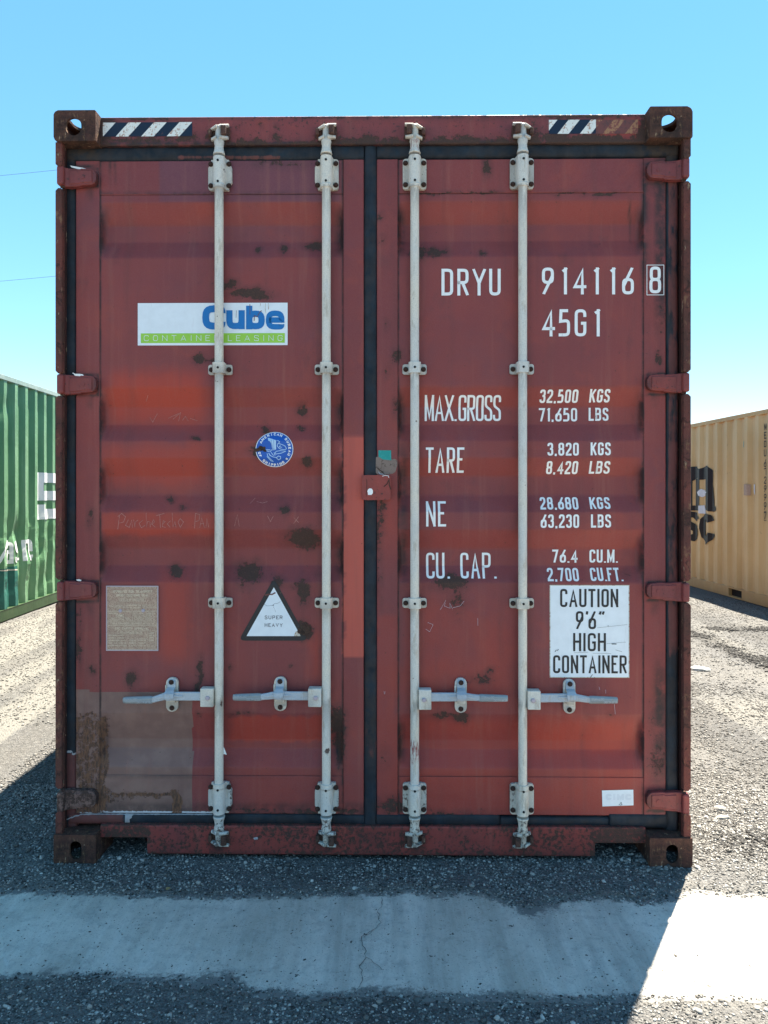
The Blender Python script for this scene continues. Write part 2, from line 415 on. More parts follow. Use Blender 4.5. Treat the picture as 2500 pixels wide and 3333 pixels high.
# ------------------------------------------------------------------ stroke lettering
G = {  # glyph: (width / height, [(closed, [(x, y, rounded)...]), ...])
 'A': (.50, [(0, [(0, 0, 0), (.5, 1, 0), (1, 0, 0)]), (0, [(.2, .30, 0), (.8, .30, 0)])]),
 'B': (.44, [(1, [(0, 0, 0), (0, 1, 0), (.95, 1, 1), (.95, .53, 1), (0, .53, 0)]), (0, [(0, .53, 0), (1, .53, 1), (1, 0, 1), (0, 0, 0)])]),
 'C': (.44, [(0, [(1, .74, 0), (1, 1, 1), (0, 1, 1), (0, 0, 1), (1, 0, 1), (1, .24, 0)])]),
 'D': (.44, [(1, [(0, 0, 0), (0, 1, 0), (1, 1, 1), (1, 0, 1)])]),
 'E': (.38, [(0, [(1, 1, 0), (0, 1, 0), (0, 0, 0), (1, 0, 0)]), (0, [(0, .53, 0), (.85, .53, 0)])]),
 'F': (.38, [(0, [(1, 1, 0), (0, 1, 0), (0, 0, 0)]), (0, [(0, .53, 0), (.85, .53, 0)])]),
 'G': (.44, [(0, [(1, .74, 0), (1, 1, 1), (0, 1, 1), (0, 0, 1), (1, 0, 1), (1, .48, 0), (.55, .48, 0)])]),
 'H': (.44, [(0, [(0, 0, 0), (0, 1, 0)]), (0, [(1, 0, 0), (1, 1, 0)]), (0, [(0, .53, 0), (1, .53, 0)])]),
 'I': (.06, [(0, [(.5, 0, 0), (.5, 1, 0)])]),
 'K': (.46, [(0, [(0, 0, 0), (0, 1, 0)]), (0, [(.95, 1, 0), (.05, .40, 0)]), (0, [(.35, .60, 0), (1, 0, 0)])]),
 'L': (.36, [(0, [(0, 1, 0), (0, 0, 0), (1, 0, 0)])]),
 'M': (.58, [(0, [(0, 0, 0), (0, 1, 0)]), (0, [(0, 1, 0), (.5, .12, 0), (1, 1, 0)]), (0, [(1, 1, 0), (1, 0, 0)])]),
 'N': (.46, [(0, [(0, 0, 0), (0, 1, 0)]), (0, [(0, 1, 0), (1, 0, 0)]), (0, [(1, 0, 0), (1, 1, 0)])]),
 'O': (.44, [(1, [(0, 0, 1), (0, 1, 1), (1, 1, 1), (1, 0, 1)])]),
 'P': (.44, [(0, [(0, 0, 0), (0, 1, 0), (1, 1, 1), (1, .45, 1), (0, .45, 0)])]),
 'R': (.44, [(0, [(0, 0, 0), (0, 1, 0), (1, 1, 1), (1, .48, 1), (0, .48, 0)]), (0, [(.45, .48, 0), (1, 0, 0)])]),
 'S': (.44, [(0, [(.96, .76, 0), (.96, 1, 1), (.02, 1, 1), (.02, .60, 1), (1, .42, 1), (1, 0, 1), (0, 0, 1), (0, .22, 0)])]),
 'T': (.42, [(0, [(0, 1, 0), (1, 1, 0)]), (0, [(.5, 1, 0), (.5, 0, 0)])]),
 'U': (.44, [(0, [(0, 1, 0), (0, 0, 1), (1, 0, 1), (1, 1, 0)])]),
 'V': (.48, [(0, [(0, 1, 0), (.5, 0, 0), (1, 1, 0)])]),
 'X': (.46, [(0, [(0, 0, 0), (1, 1, 0)]), (0, [(0, 1, 0), (1, 0, 0)])]),
 'Y': (.50, [(0, [(0, 1, 0), (.5, .45, 0), (1, 1, 0)]), (0, [(.5, .48, 0), (.5, 0, 0)])]),
 'W': (.66, [(0, [(0, 1, 0), (.26, 0, 0), (.5, .9, 0), (.74, 0, 0), (1, 1, 0)])]),
 '0': (.42, [(1, [(0, 0, 1), (0, 1, 1), (1, 1, 1), (1, 0, 1)])]),
 '1': (.16, [(0, [(0, .90, 0), (1, 1, 0)]), (0, [(1, 1, 0), (1, 0, 0)])]),
 '2': (.42, [(0, [(0, .74, 0), (0, 1, 1), (1, 1, 1), (1, .62, .6), (0, .12, .4), (0, 0, 0), (1, 0, 0)])]),
 '3': (.42, [(0, [(0, .78, 0), (0, 1, 1), (.96, 1, 1), (.96, .53, 1), (.4, .53, 0)]), (0, [(.4, .53, 0), (1, .53, 1), (1, 0, 1), (0, 0, 1), (0, .22, 0)])]),
 '4': (.50, [(0, [(.76, 0, 0), (.76, 1, 0), (0, .26, 0), (1, .26, 0)])]),
 '5': (.42, [(0, [(.95, 1, 0), (.1, 1, 0), (.04, .56, 0), (1, .60, 1), (1, 0, 1), (0, 0, .6)])]),
 '6': (.44, [(1, [(0, 0, 1), (0, .56, 1), (1, .56, 1), (1, 0, 1)]), (0, [(.02, .30, 0), (.90, 1, 0)])]),
 '7': (.42, [(0, [(0, 1, 0), (1, 1, 0), (.35, 0, 0)])]),
 '8': (.44, [(1, [(.04, 1, 1), (.96, 1, 1), (.96, .52, 1), (.04, .52, 1)]), (1, [(0, .52, 1), (1, .52, 1), (1, 0, 1), (0, 0, 1)])]),
 '9': (.44, [(1, [(0, .44, 1), (0, 1, 1), (1, 1, 1), (1, .44, 1)]), (0, [(.98, .70, 0), (.10, 0, 0)])]),
 '.': (.02, [(0, [(.5, 0, 0), (.5, .03, 0)])]),
 ',': (.06, [(0, [(.9, .08, 0), (.0, -.13, 0)])]),
 "'": (.05, [(0, [(.8, 1, 0), (.3, .86, 0)])]),
 '"': (.16, [(0, [(.2, 1, 0), (.0, .86, 0)]), (0, [(1, 1, 0), (.8, .86, 0)])]),
 '-': (.28, [(0, [(0, .48, 0), (1, .48, 0)])]),
 '/': (.34, [(0, [(0, 0, 0), (1, 1, 0)])]),
 ' ': (.28, []),
 'u': (.50, [(0, [(0, .72, 0), (0, 0, 1), (1, 0, 1), (1, .72, 0)]), (0, [(1, .72, 0), (1, 0, 0)])]),
 'b': (.50, [(0, [(0, 1, 0), (0, 0, 0)]), (1, [(0, 0, 1), (0, .72, 1), (1, .72, 1), (1, 0, 1)])]),
 'e': (.50, [(0, [(.02, .36, 0), (1, .36, 0), (1, .72, 1), (0, .72, 1), (0, 0, 1), (1, 0, 1), (1, .14, 0)])]),
 'w': (.80, [(0, [(0, .72, 0), (.26, 0, 0), (.5, .65, 0), (.74, 0, 0), (1, .72, 0)])]),
 'a': (.48, [(0, [(.02, .54, 0), (.02, .72, 1), (1, .72, 1), (1, 0, 0)]), (1, [(0, 0, 1), (0, .40, 1), (1, .40, 0), (1, 0, 1)])]),
 's': (.44, [(0, [(.96, .55, 0), (.96, .72, 1), (.02, .72, 1), (.02, .42, 1), (1, .31, 1), (1, 0, 1), (0, 0, 1), (0, .16, 0)])]),
 'n': (.48, [(0, [(0, 0, 0), (0, .72, 0)]), (0, [(0, .50, 0), (0, .72, 1), (1, .72, 1), (1, 0, 0)])]),
 't': (.34, [(0, [(.4, 1, 0), (.4, 0, 1), (1, 0, 0)]), (0, [(0, .72, 0), (1, .72, 0)])]),
}

def round_path(pts, closed, rmax, seg=5):
    out = []; n = len(pts)
    for i in range(n):
        x, y, r = pts[i]
        if not r or (not closed and i in (0, n - 1)):
            out.append((x, y)); continue
        a = pts[i - 1]; b = pts[(i + 1) % n]
        va = Vector((a[0] - x, a[1] - y)); vb = Vector((b[0] - x, b[1] - y))
        la, lb = va.length, vb.length
        if la < 1e-9 or lb < 1e-9: out.append((x, y)); continue
        d = min(la * (.5 if a[2] else .95), lb * (.5 if b[2] else .95), rmax) * min(1, r)
        p0 = Vector((x, y)) + va / la * d; p1 = Vector((x, y)) + vb / lb * d
        for k in range(seg + 1):
            q = k / seg
            p = p0 * (1 - q) ** 2 + Vector((x, y)) * 2 * q * (1 - q) + p1 * q * q
            # push the quadratic towards a circular arc
            out.append((p.x + (x - p.x) * 0.12 * 4 * q * (1 - q), p.y + (y - p.y) * 0.12 * 4 * q * (1 - q)))
    return out

def ribbon(path, closed, t):
    P_ = [Vector(p) for p in path]
    Q = [P_[0]]
    for p in P_[1:]:
        if (p - Q[-1]).length > 1e-7: Q.append(p)
    if closed and (Q[0] - Q[-1]).length < 1e-7: Q.pop()
    P_ = Q; n = len(P_)
    if n < 2: return [], []
    L, R = [], []
    for i in range(n):
        pa = P_[i - 1] if (closed or i > 0) else None
        pb = P_[(i + 1) % n] if (closed or i < n - 1) else None
        da = (P_[i] - pa).normalized() if pa is not None else None
        db = (pb - P_[i]).normalized() if pb is not None else None
        if da is None: da = db
        if db is None: db = da
        na = Vector((-da.y, da.x)); nb = Vector((-db.y, db.x)); m_ = na + nb
        if m_.length < 0.2: m_ = na
        m_.normalize(); k = min(1 / max(m_.dot(na), 0.3), 2.6)
        L.append(P_[i] + m_ * t / 2 * k); R.append(P_[i] - m_ * t / 2 * k)
    vs = [(p.x, p.y) for p in L] + [(p.x, p.y) for p in R]
    fs = [(i, (i + 1) % n, n + (i + 1) % n, n + i) for i in range(n if closed else n - 1)]
    return vs, fs

def glyph(ch, w, h, t):
    """strokes of one letter in a w x h box (outer size); list of (verts, faces)"""
    gw, sts = G[ch]; res = []
    iw, ih = max(w - t, 1e-5), max(h - t, 1e-5)
    for closed, pts in sts:
        pp = [(t / 2 + x * iw, t / 2 + y * ih, r) for x, y, r in pts]
        pp2 = []
        for i, (x, y, r) in enumerate(pp):    # extend loose ends by half a stroke where they lie on the box edge
            if not closed and i in (0, len(pp) - 1):
                o = pp[1] if i == 0 else pp[-2]; d = Vector((x - o[0], y - o[1]))
                d.normalize(); gy = pts[i][1]; gx = pts[i][0]
                if abs(d.y) > 0.5 and gy in (0, 1, .72): x += d.x * t / 2 / max(abs(d.y), .4); y += d.y * t / 2 / max(abs(d.y), .4)
                elif abs(d.x) > 0.9 and gx in (0, 1): x += d.x * t / 2
            pp2.append((x, y, r))
        vs, fs = ribbon(round_path(pp2, closed, iw * .5), closed, t)
        if vs:
            vs = [(min(max(x, -t * .05), w + t * .3), (min(max(y, 0), h) if ch != ',' else y)) for x, y in vs]
            res.append((vs, fs))
    return res

class Plan:
    """2-D drawing (a, b, layer) later draped on a surface"""
    def __init__(s): s.v = []; s.f = []; s.m = []; s.k = 0
    def add(s, vs, fs, lift, mi=0):
        b = len(s.v); s.k += 1
        for x, y in vs: s.v.append((x, y, lift + 0.00004 * (s.k % 12)))
        for f in fs: s.f.append([b + i for i in f]); s.m.append(mi)
    def rect(s, x0, x1, y0, y1, lift, mi=0): s.add([(x0, y0), (x1, y0), (x1, y1), (x0, y1)], [(0, 1, 2, 3)], lift, mi)
    def poly(s, pts, lift, mi=0): s.add(pts, [tuple(range(len(pts)))], lift, mi)
    def frame(s, x0, x1, y0, y1, t, lift, mi=0):
        vs, fs = ribbon([(x0, y0), (x1, y0), (x1, y1), (x0, y1)], True, t); s.add(vs, fs, lift, mi)
    def line(s, pts, t, lift, mi=0, closed=False):
        vs, fs = ribbon(pts, closed, t); s.add(vs, fs, lift, mi)
    def text(s, txt, x0, x1, y0, y1, t, lift, mi=0, gap=.14, mirror=False):
        """fit a line of text into x0..x1, y0..y1"""
        h = y1 - y0
        ws = [G[c][0] * 1.0 + t / h for c in txt]
        tot = sum(ws) + gap * (len(txt) - 1); sx = (x1 - x0) / tot; x = x0
        for c, w in zip(txt, ws):
            for vs, fs in glyph(c, w * sx, h, t):
                s.add([(x + a, y0 + b) for a, b in vs], fs, lift, mi)
            x += (w + gap) * sx
    def drape(s, name, mats, parent, surf, zk=(), xk=(), flipx=False):
        """surf(a, b, lift) -> xyz ; zk / xk: lines to cut along"""
        bm = bmesh.new(); V = [bm.verts.new((x, l, y)) for x, y, l in s.v]
        for f, m_ in zip(s.f, s.m):
            try:
                fc = bm.faces.new([V[i] for i in f]); fc.material_index = m_
            except ValueError: pass
        bmesh.ops.triangulate(bm, faces=[f for f in bm.faces if len(f.verts) > 4])
        for z in zk: bmesh.ops.bisect_plane(bm, geom=bm.verts[:] + bm.edges[:] + bm.faces[:], plane_co=(0, 0, z), plane_no=(0, 0, 1))
        for x in xk: bmesh.ops.bisect_plane(bm, geom=bm.verts[:] + bm.edges[:] + bm.faces[:], plane_co=(x, 0, 0), plane_no=(1, 0, 0))
        for v in bm.verts: v.co = surf(v.co.x, v.co.z, v.co.y)
        me = bpy.data.meshes.new(name); bm.to_mesh(me); bm.free()
        for m_ in (mats if isinstance(mats, (list, tuple)) else [mats]): me.materials.append(m_)
        o = bpy.data.objects.new(name, me); COL.objects.link(o); o.parent = parent
        return o

# ------------------------------------------------------------------ the red container's frame of reference
RO = Vector((-1.267, 2.835, 0.0)); RZ = math.atan2(-0.030, 2.430)
RM = Matrix.Translation(RO) @ Matrix.Rotation(RZ, 4, 'Z'); RI = RM.inverted()
CL = RI @ CAM                       # camera in container coordinates
W, H = 2.438, 2.896
def P(u, v, d=0.068):
    """photo (u, v) -> (x, z) on the container at depth d behind its front"""
    r = RI.to_3x3() @ Vector(((u / K - CX) / F, 1.0, -(v / K - CY) / F))
    t = (d - CL.y) / r.y; p = CL + r * t
    return p.x, p.z
def PX(u, d=0.068, v=1062): return P(u, v, d)[0]
def PZ(v, d=0.068, u=830): return P(u, v, d)[1]
Rn = np.array(RM.to_3x3()); Tn = np.array(RM.translation)
def uv_of(co):
    w = co @ Rn.T + Tn - np.array(CAM)
    y = np.maximum(w[:, 1], 1e-3)
    return (CX + F * w[:, 0] / y) * K, (CY - F * w[:, 2] / y) * K

# door surface: outer plane with five horizontal grooves
D_FR, D_OUT, D_IN = 0.066, 0.069, 0.104
GV = [(435, 487, 523, 555), (836, 879, 918, 952), (989, 1028, 1070, 1106), (1144, 1184, 1222, 1258), (1542, 1597, 1617, 1659)]
KN = []
for a, b, c, d in GV:
    KN += [(PZ(a, D_OUT), D_OUT), (PZ(b, D_IN), D_IN), (PZ(c, D_IN), D_IN), (PZ(d, D_OUT), D_OUT)]
KN = sorted(KN); KZ = np.array([k[0] for k in KN]); KD = np.array([k[1] for k in KN])
def prof(z): return np.interp(z, KZ, KD, left=D_OUT, right=D_OUT)
XL0, XL1 = PX(164), PX(786)          # left door
XR0, XR1 = PX(814), PX(1438)         # right door
PL0, PL1 = PX(217), PX(740)          # left panel
PR0, PR1 = PX(861), PX(1389)         # right panel
ZT, ZB = PZ(345), PZ(1759)
ZPT, ZPB = PZ(419), PZ(1676)
def dsurf(x, z):
    if (PL0 < x < PL1 or PR0 < x < PR1) and ZPB < z < ZPT: return float(prof(z))
    return D_FR
def on_door(a, b, lift): return Vector((a, dsurf(a, b) - lift, b))

# ------------------------------------------------------------------ wear, plus painted light and shade, per vertex (each stain has its own place)
HV = [(360, 402), (808, 852), (1255, 1298), (1708, 1752)]      # hinges, left and right
HVR = [(350, 394), (808, 850), (1256, 1298), (1706, 1750)]
RB = [(540, 1237, 27, 22, 1), (658, 1163, 32, 19, 1.1), (655, 1275, 12, 26, .9), (640, 1263, 14, 8, .7), (657, 1361, 16, 16, 1.3), (565, 972, 20, 13, 1.2), (583, 966, 14, 9, 1.4), (480, 618, 16, 12, .85),
      (500, 615, 12, 10, .9), (540, 633, 40, 11, .95), (562, 642, 22, 8, .9), (430, 773, 12, 12, 1.0), (455, 776, 22, 6, .8), (383, 1235, 14, 12, 1), (283, 1468, 13, 15, .95), (433, 1455, 7, 32, .9), (425, 1490, 8, 14, .9),
      (558, 540, 6, 6, .85), (612, 540, 9, 10, .95), (680, 533, 20, 9, .9), (472, 550, 10, 6, .7), (652, 888, 12, 12, .9), (663, 998, 14, 10, .9), (423, 948, 9, 7, .9), (371, 1079, 9, 8, .8), (396, 1096, 9, 6, .8),
      (615, 1102, 11, 9, .9), (573, 930, 9, 12, .85), (650, 925, 7, 7, .8), (196, 1115, 8, 22, .75), (975, 1257, 34, 16, .95), (985, 1290, 14, 30, .6), (985, 1300, 20, 14, .6), (1040, 1545, 3, 3, .4), (995, 1548, 16, 12, 1), (960, 1545, 25, 9, .75),
      (940, 545, 24, 10, .9), (905, 548, 20, 14, .85), (1045, 545, 9, 7, .8), (855, 770, 12, 14, .8), (838, 800, 6, 16, .6), (820, 470, 10, 8, .7), (826, 520, 10, 8, .6), (835, 700, 7, 12, .65), (855, 880, 8, 20, .7),
      (1040, 1465, 22, 12, .75), (1060, 1448, 12, 8, .7), (1010, 1475, 8, 5, .7), (1215, 560, 8, 8, .4), (500, 1440, 5, 7, .7), (630, 1440, 6, 5, .7), (520, 1540, 30, 6, .6), (480, 1540, 9, 9, .3), (1285, 530, 5, 4, .5),
      (200, 1450, 7, 9, .9), (170, 1400, 7, 40, .8), (172, 1330, 6, 24, .7), (700, 1340, 6, 14, .7), (520, 1260, 8, 14, .6), (600, 1255, 14, 12, .8), (690, 1240, 9, 7, .5), (430, 1540, 6, 6, .6), (1052, 362, 10, 18, .85),
      (1300, 420, 40, 4, .9), (1220, 420, 28, 3, .75), (930, 417, 60, 3, .8), (1030, 417, 70, 3, .75), (460, 420, 30, 2, .6), (600, 352, 60, 9, .62), (700, 340, 20, 10, .6), (823, 1108, 8, 40, .8), (820, 1200, 7, 80, .65), (816, 1150, 6, 30, .7),
      (830, 1640, 12, 20, .5), (850, 1740, 40, 16, .8), (1000, 1755, 120, 5, .7), (700, 1755, 120, 8, .75), (560, 1750, 60, 6, .7), (1420, 1640, 22, 40, .6), (1410, 1560, 12, 60, .5), (1350, 1240, 10, 8, .5), (1395, 700, 6, 120, .3),
      (1423, 775, 9, 12, .9), (1430, 640, 5, 160, .55), (1275, 1548, 6, 6, .3), (1215, 1552, 6, 4, .2), (1320, 1545, 8, 8, .5), (730, 1560, 18, 30, 1.0), (735, 1600, 10, 60, .8), (200, 1730, 60, 8, .7),
      # header: rust along its lower edge and round the cams
      (470, 300, 26, 20, .9), (706, 300, 26, 22, .9), (894, 300, 30, 22, .9), (1133, 300, 34, 26, 1.0), (540, 308, 50, 7, .9), (600, 300, 14, 9, .8), (660, 308, 40, 8, .85), (760, 305, 40, 9, .9), (795, 302, 16, 12, 1), (850, 308, 40, 8, .85),
      (960, 305, 40, 9, .95), (1010, 303, 36, 10, .9), (1080, 306, 30, 10, .9), (1200, 302, 40, 16, .95), (1260, 303, 50, 14, 1), (1330, 305, 60, 12, 1), (300, 303, 80, 8, .75), (390, 300, 40, 10, .8), (230, 280, 18, 40, .9), (217, 280, 9, 60, 1),
      (1385, 300, 20, 30, 1), (1395, 270, 12, 40, .8), (800, 249, 600, 4, .62), (300, 252, 120, 6, .8), (1250, 250, 140, 7, .8), (568, 272, 6, 5, .8), (600, 275, 5, 6, .8), (1000, 262, 6, 5, .4)]
def ell(u, v, c):
    return np.sqrt(((u - c[0]) / c[2]) ** 2 + ((v - c[1]) / c[3]) ** 2)
def soft(u, v, u0, u1, v0, v1, s=12, sv=None):
    sv = sv or s
    return sstep(u0 - s, u0 + s, u) * (1 - sstep(u1 - s, u1 + s, u)) * sstep(v0 - sv, v0 + sv, v) * (1 - sstep(v1 - sv, v1 + sv, v))
def wear(o, part="door"):  # besides wear, paints contact shade, ground bounce and sky reflection on the doors
    me = o.data; n = len(me.vertices); co = np.empty(n * 3, np.float32); me.vertices.foreach_get("co", co); co = co.reshape(-1, 3).astype(float)
    u, v = uv_of(co)
    wu = u + 16 * (fbm(u / 18, v / 18, 3) - .5); wv = v + 16 * (fbm(u / 18, v / 18, 9) - .5)
    rust = np.zeros(n); grime_shade = np.zeros(n); bright = np.zeros(n); brown = np.zeros(n)
    purple = np.zeros(n); patch = np.zeros(n); white = np.zeros(n); rub = np.zeros(n)
    for c in RB:
        k = (abs(u - c[0]) < c[2] * 2 + 14) & (abs(v - c[1]) < c[3] * 2 + 14)
        if k.any():
            e = ell(wu[k], wv[k], c); rust[k] = np.maximum(rust[k], np.clip((1.75 - e) * .8, 0, 1) * 0.80 * c[4])
            grime_shade[k] = np.maximum(grime_shade[k], np.clip(1.9 - e, 0, 1) * .35 * c[4])
    for c in RB:
        if c[2] >= 9 and c[3] >= 9 and c[4] >= .85 and 420 < c[1] < 1500:
            L_ = c[3] * 3.2; du = (u + 3 * (fbm(u / 9, v / 60, 91) - .5) - c[0]) / (c[2] * .55); dv = (v - c[1]) / L_
            dr = np.clip(1 - np.abs(du), 0, 1) * np.clip(1 - dv, 0, 1) * (dv > 0) * (.4 + .9 * fbm(u / 3.0, v / 90, 92))
            grime_shade = np.maximum(grime_shade, dr * .42)
    if part == "door":
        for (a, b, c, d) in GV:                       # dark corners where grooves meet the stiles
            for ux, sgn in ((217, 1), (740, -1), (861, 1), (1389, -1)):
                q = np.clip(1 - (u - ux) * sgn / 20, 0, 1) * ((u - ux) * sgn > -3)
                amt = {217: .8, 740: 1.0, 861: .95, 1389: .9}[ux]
                grime_shade = np.maximum(grime_shade, q * soft(u, v, -9, 9999, a + 20, c + 24, 5, 20) * amt)
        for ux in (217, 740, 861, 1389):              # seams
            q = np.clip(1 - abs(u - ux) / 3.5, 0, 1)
            grime_shade = np.maximum(grime_shade, q * .9); 
        for vx in (419, 1676):
            q = np.clip(1 - abs(v - vx) / 3.0, 0, 1) * ((u > 217) & (u < 740) | (u > 861) & (u < 1389))
            grime_shade = np.maximum(grime_shade, q * (.8 if vx == 419 else .45) * np.clip(fbm(u / 60, v, 5) * 2 - .4, 0, 1))
        # contact shade of the locking bars, painted into the door colour
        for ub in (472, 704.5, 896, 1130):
            grime_shade = np.maximum(grime_shade, np.clip(1 - abs(u - ub) / 22, 0, 1) * .30)
        grime_shade = np.maximum(grime_shade, soft(u, v, 160, 800, 1735, 1770, 8) * .5)
        grime_shade = np.maximum(grime_shade, soft(u, v, 1385, 1400, 345, 600, 5, 40) * .8)
        grime_shade = np.maximum(grime_shade, soft(u, v, 1415, 1440, 330, 700, 8, 60) * .75)
        grime_shade = np.maximum(grime_shade, soft(u, v, 1412, 1440, 1440, 1690, 10, 60) * .75)
        grime_shade = np.maximum(grime_shade, soft(u, v, 725, 745, 1535, 1660, 8, 20) * 1.0)
        grime_shade = np.maximum(grime_shade, soft(u, v, 862, 880, 960, 1260, 8, 60) * .6)
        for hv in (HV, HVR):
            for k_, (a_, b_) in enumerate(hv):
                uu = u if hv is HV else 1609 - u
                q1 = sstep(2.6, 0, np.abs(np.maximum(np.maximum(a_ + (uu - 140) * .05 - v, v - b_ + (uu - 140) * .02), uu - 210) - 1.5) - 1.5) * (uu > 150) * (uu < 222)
                grime_shade = np.maximum(grime_shade, q1 * .95)
                grime_shade = np.maximum(grime_shade, np.clip(1 - np.hypot((uu - 195) / 10, (v - b_ - 12) / 26), 0, 1) * .6)
        for q in ((238, 350, 5, 45), (1045, 352, 5, 40), (250, 360, 3, 40), (1360, 470, 3, 60)):
            grime_shade = np.maximum(grime_shade, np.clip(1.3 - ell(u, v, q), 0, 1) * .6)
        bright += soft(wu, wv, 232, 440, 806, 915, 26) * 1.0 + soft(wu, wv, 222, 440, 960, 1048, 20) * .72 + soft(wu, wv, 222, 470, 1108, 1155, 10, 8) * .75
        bright += soft(wu, wv, 350, 410, 1240, 1425, 16, 30) * .55 + soft(wu, wv, 660, 702, 1360, 1480, 16, 40) * .6 * fbm(u / 12, v / 60, 4) * 1.4
        bright += soft(wu, wv, 497, 720, 1548, 1602, 14, 4) * .72 + soft(wu, wv, 498, 540, 1402, 1540, 18, 30) * .12
        bright += soft(u, v, 250, 730, 438, 485, 30, 8) * .18 + soft(u, v, 870, 1380, 438, 485, 30, 8) * .20  # bounce from the sunlit ground painted on the top groove's down-facing slope
        bright += soft(u, v, 870, 1380, 838, 882, 30, 12) * .22 + soft(u, v, 470, 735, 840, 1060, 30, 30) * .10  # first term: ground bounce painted on a down-facing groove slope
        bright += soft(wu, wv, 815, 860, 1330, 1760, 2, 10) * .35 + soft(u, v, 815, 862, 1060, 1180, 3, 50) * .45
        bright += soft(wu, wv, 862, 1110, 1290, 1520, 30, 40) * .42 * fbm(u / 60, v / 70, 12) * 1.6 + soft(u, v, 862, 1385, 1550, 1760, 30, 20) * (.25 + .55 * fbm(u / 130, v / 60, 21))
        bright += soft(u, v, 1150, 1385, 1560, 1625, 60, 20) * .30 + soft(u, v, 880, 1385, 989, 1030, 20, 8) * .22 + soft(u, v, 880, 1385, 1146, 1186, 20, 8) * .22  # last two terms: ground bounce painted on down-facing groove slopes
        bright += soft(u, v, 500, 735, 1600, 1760, 30, 30) * .16 + soft(u, v, 165, 215, 860, 1000, 14, 60) * .15
        patch = soft(wu, v, 741, 790, 942, 1418, 1.5, 1.5) * (1 - .0 * v)
        purple = soft(u, v, 345, 735, 345, 436, 3, 2) * 1.0 + soft(u, v, 860, 1390, 1585, 1660, 60, 20) * .45 * fbm(u / 70, v / 50, 8) * 1.8  # top repaint, and sky reflection painted into the lowest right groove
        purple += soft(u, v, 430, 735, 930, 950, 30, 6) * .2  # sky reflection painted on an up-facing groove slope
        right = 417 + 5 * (fbm(u * 0, v / 16, 2) - .5)
        brown = ((u > 160) & (u < right) & (v > 1491 + .03 * (u - 160)) & (v < 1764)).astype(float)
        brown = np.where((v < 1545) & (u > 390) & (v > 1530) & (u > 395 + (v - 1530)), brown * .8, brown)
        q = soft(wu, wv, 208, 234, 1545, 1765, 8, 10) * .66; q = np.maximum(q, soft(wu, wv, 232, 390, 1708, 1724, 6, 6) * .68)
        q = np.maximum(q, soft(wu, wv, 372, 392, 1712, 1764, 4, 5) * .78); q = np.maximum(q, soft(wu, wv, 165, 212, 1535, 1548, 8, 5) * .55)
        q = np.maximum(q, soft(wu, wv, 162, 216, 1546, 1764, 5, 8) * .57 * (.75 + .5 * fbm(u / 5, v / 40, 93)))
        rust = np.maximum(rust, q); rub = (q > .02) * 1.0
        purple = np.where(rust > .01, purple, purple)
        white = soft(wu, wv, 380, 640, 341, 345, 10, 2) * .0
        ln = lambda: 0
        yy = 1755 + 5 * (fbm(u / 22, v * 0, 31) - .5)
        white = np.maximum(white, sstep(3.0, 1.0, abs(v - yy)) * (u > 170) * (u < 462) * .80)
        white = np.maximum(white, soft(u, v, 1050, 1056, 1588, 1592, 3) * 0)
    if part == "sill":
        e = fbm(u / 6, v / 6, 44)
        rust = np.maximum(rust, .37 + .36 * (fbm(u / 40, v / 25, 40) - .3)); rust = np.maximum(rust, .62 * np.clip((v - 1835) / 18, 0, 1)); rust = np.maximum(rust, .55 * np.clip((1797 - v) / 14, 0, 1))
        grime_shade = np.maximum(grime_shade, .22 * fbm(u / 50, v / 50, 41) + .6 * np.clip((v - 1832) / 20, 0, 1))
        for ub in (472, 703, 897, 1129): grime_shade = np.maximum(grime_shade, np.clip(1.3 - ell(u, v, (ub, 1822, 26, 22)), 0, 1) * .9)
        grime_shade = np.maximum(grime_shade, np.clip(1.2 - ell(u, v, (800, 1810, 60, 50)), 0, 1) * .45)
        bright = .22 * fbm(u / 60, v / 40, 42) + .18 
        white = np.clip(1.3 - ell(wu, v - (u - 555) * .25, (556, 1813, 15, 4)), 0, 1)
        rust = np.maximum(rust, soft(u, v, 220, 330, 1780, 1830, 10) * .6); rust = np.maximum(rust, soft(u, v, 1270, 1400, 1780, 1860, 14) * .62)
    if part == "header":
        rust = np.maximum(rust, .24 + .30 * (fbm(u / 30, v / 12, 45) - .3))
        grime_shade = np.maximum(grime_shade, .55 * np.clip((263 - v) / 12, 0, 1) + .9 * np.clip((v - 299) / 9, 0, 1)); bright = soft(wu, wv, 1287, 1385, 255, 305, 3, 6) * .62
        grime_shade = np.maximum(grime_shade, soft(u, v, 205, 232, 240, 320, 8) * .9)
    if part == "gasket":
        patch = soft(u, v, 1442, 1472, 360, 1300, 2, 30) * (.42 + .35 * fbm(u / 8, v / 110, 60)) + soft(u, v, 1442, 1470, 1300, 1430, 3, 20) * .62
        patch = np.maximum(patch, soft(u, v, 138, 168, 1628, 1760, 3, 4) * 1.0); patch = np.maximum(patch, soft(u, v, 145, 270, 1755, 1790, 6, 4) * .75)
        patch = np.maximum(patch, soft(wu, v, 380, 610, 334, 345, 10, 3) * .62); patch = np.maximum(patch, soft(u, v, 785, 815, 1560, 1640, 5, 20) * .48)
        patch = np.maximum(patch, soft(u, v, 1395, 1440, 310, 345, 10, 20) * .45)
        grime_shade = .55 * fbm(u / 14, v / 40, 61) + soft(u, v, 100, 210, 300, 350, 20) * .7 + soft(u, v, 1380, 1480, 300, 350, 20) * .7
        grime_shade = np.maximum(grime_shade, soft(u, v, 785, 815, 1400, 1640, 4, 40) * .5)
        white = soft(u, wv, 138, 168, 1622, 1629, 4, 2) + soft(u, wv, 480, 800, 1754, 1759, 30, 2) * .48 + (np.abs(wu - 276) < 5) * (v > 1755) * (u < 300) * .9
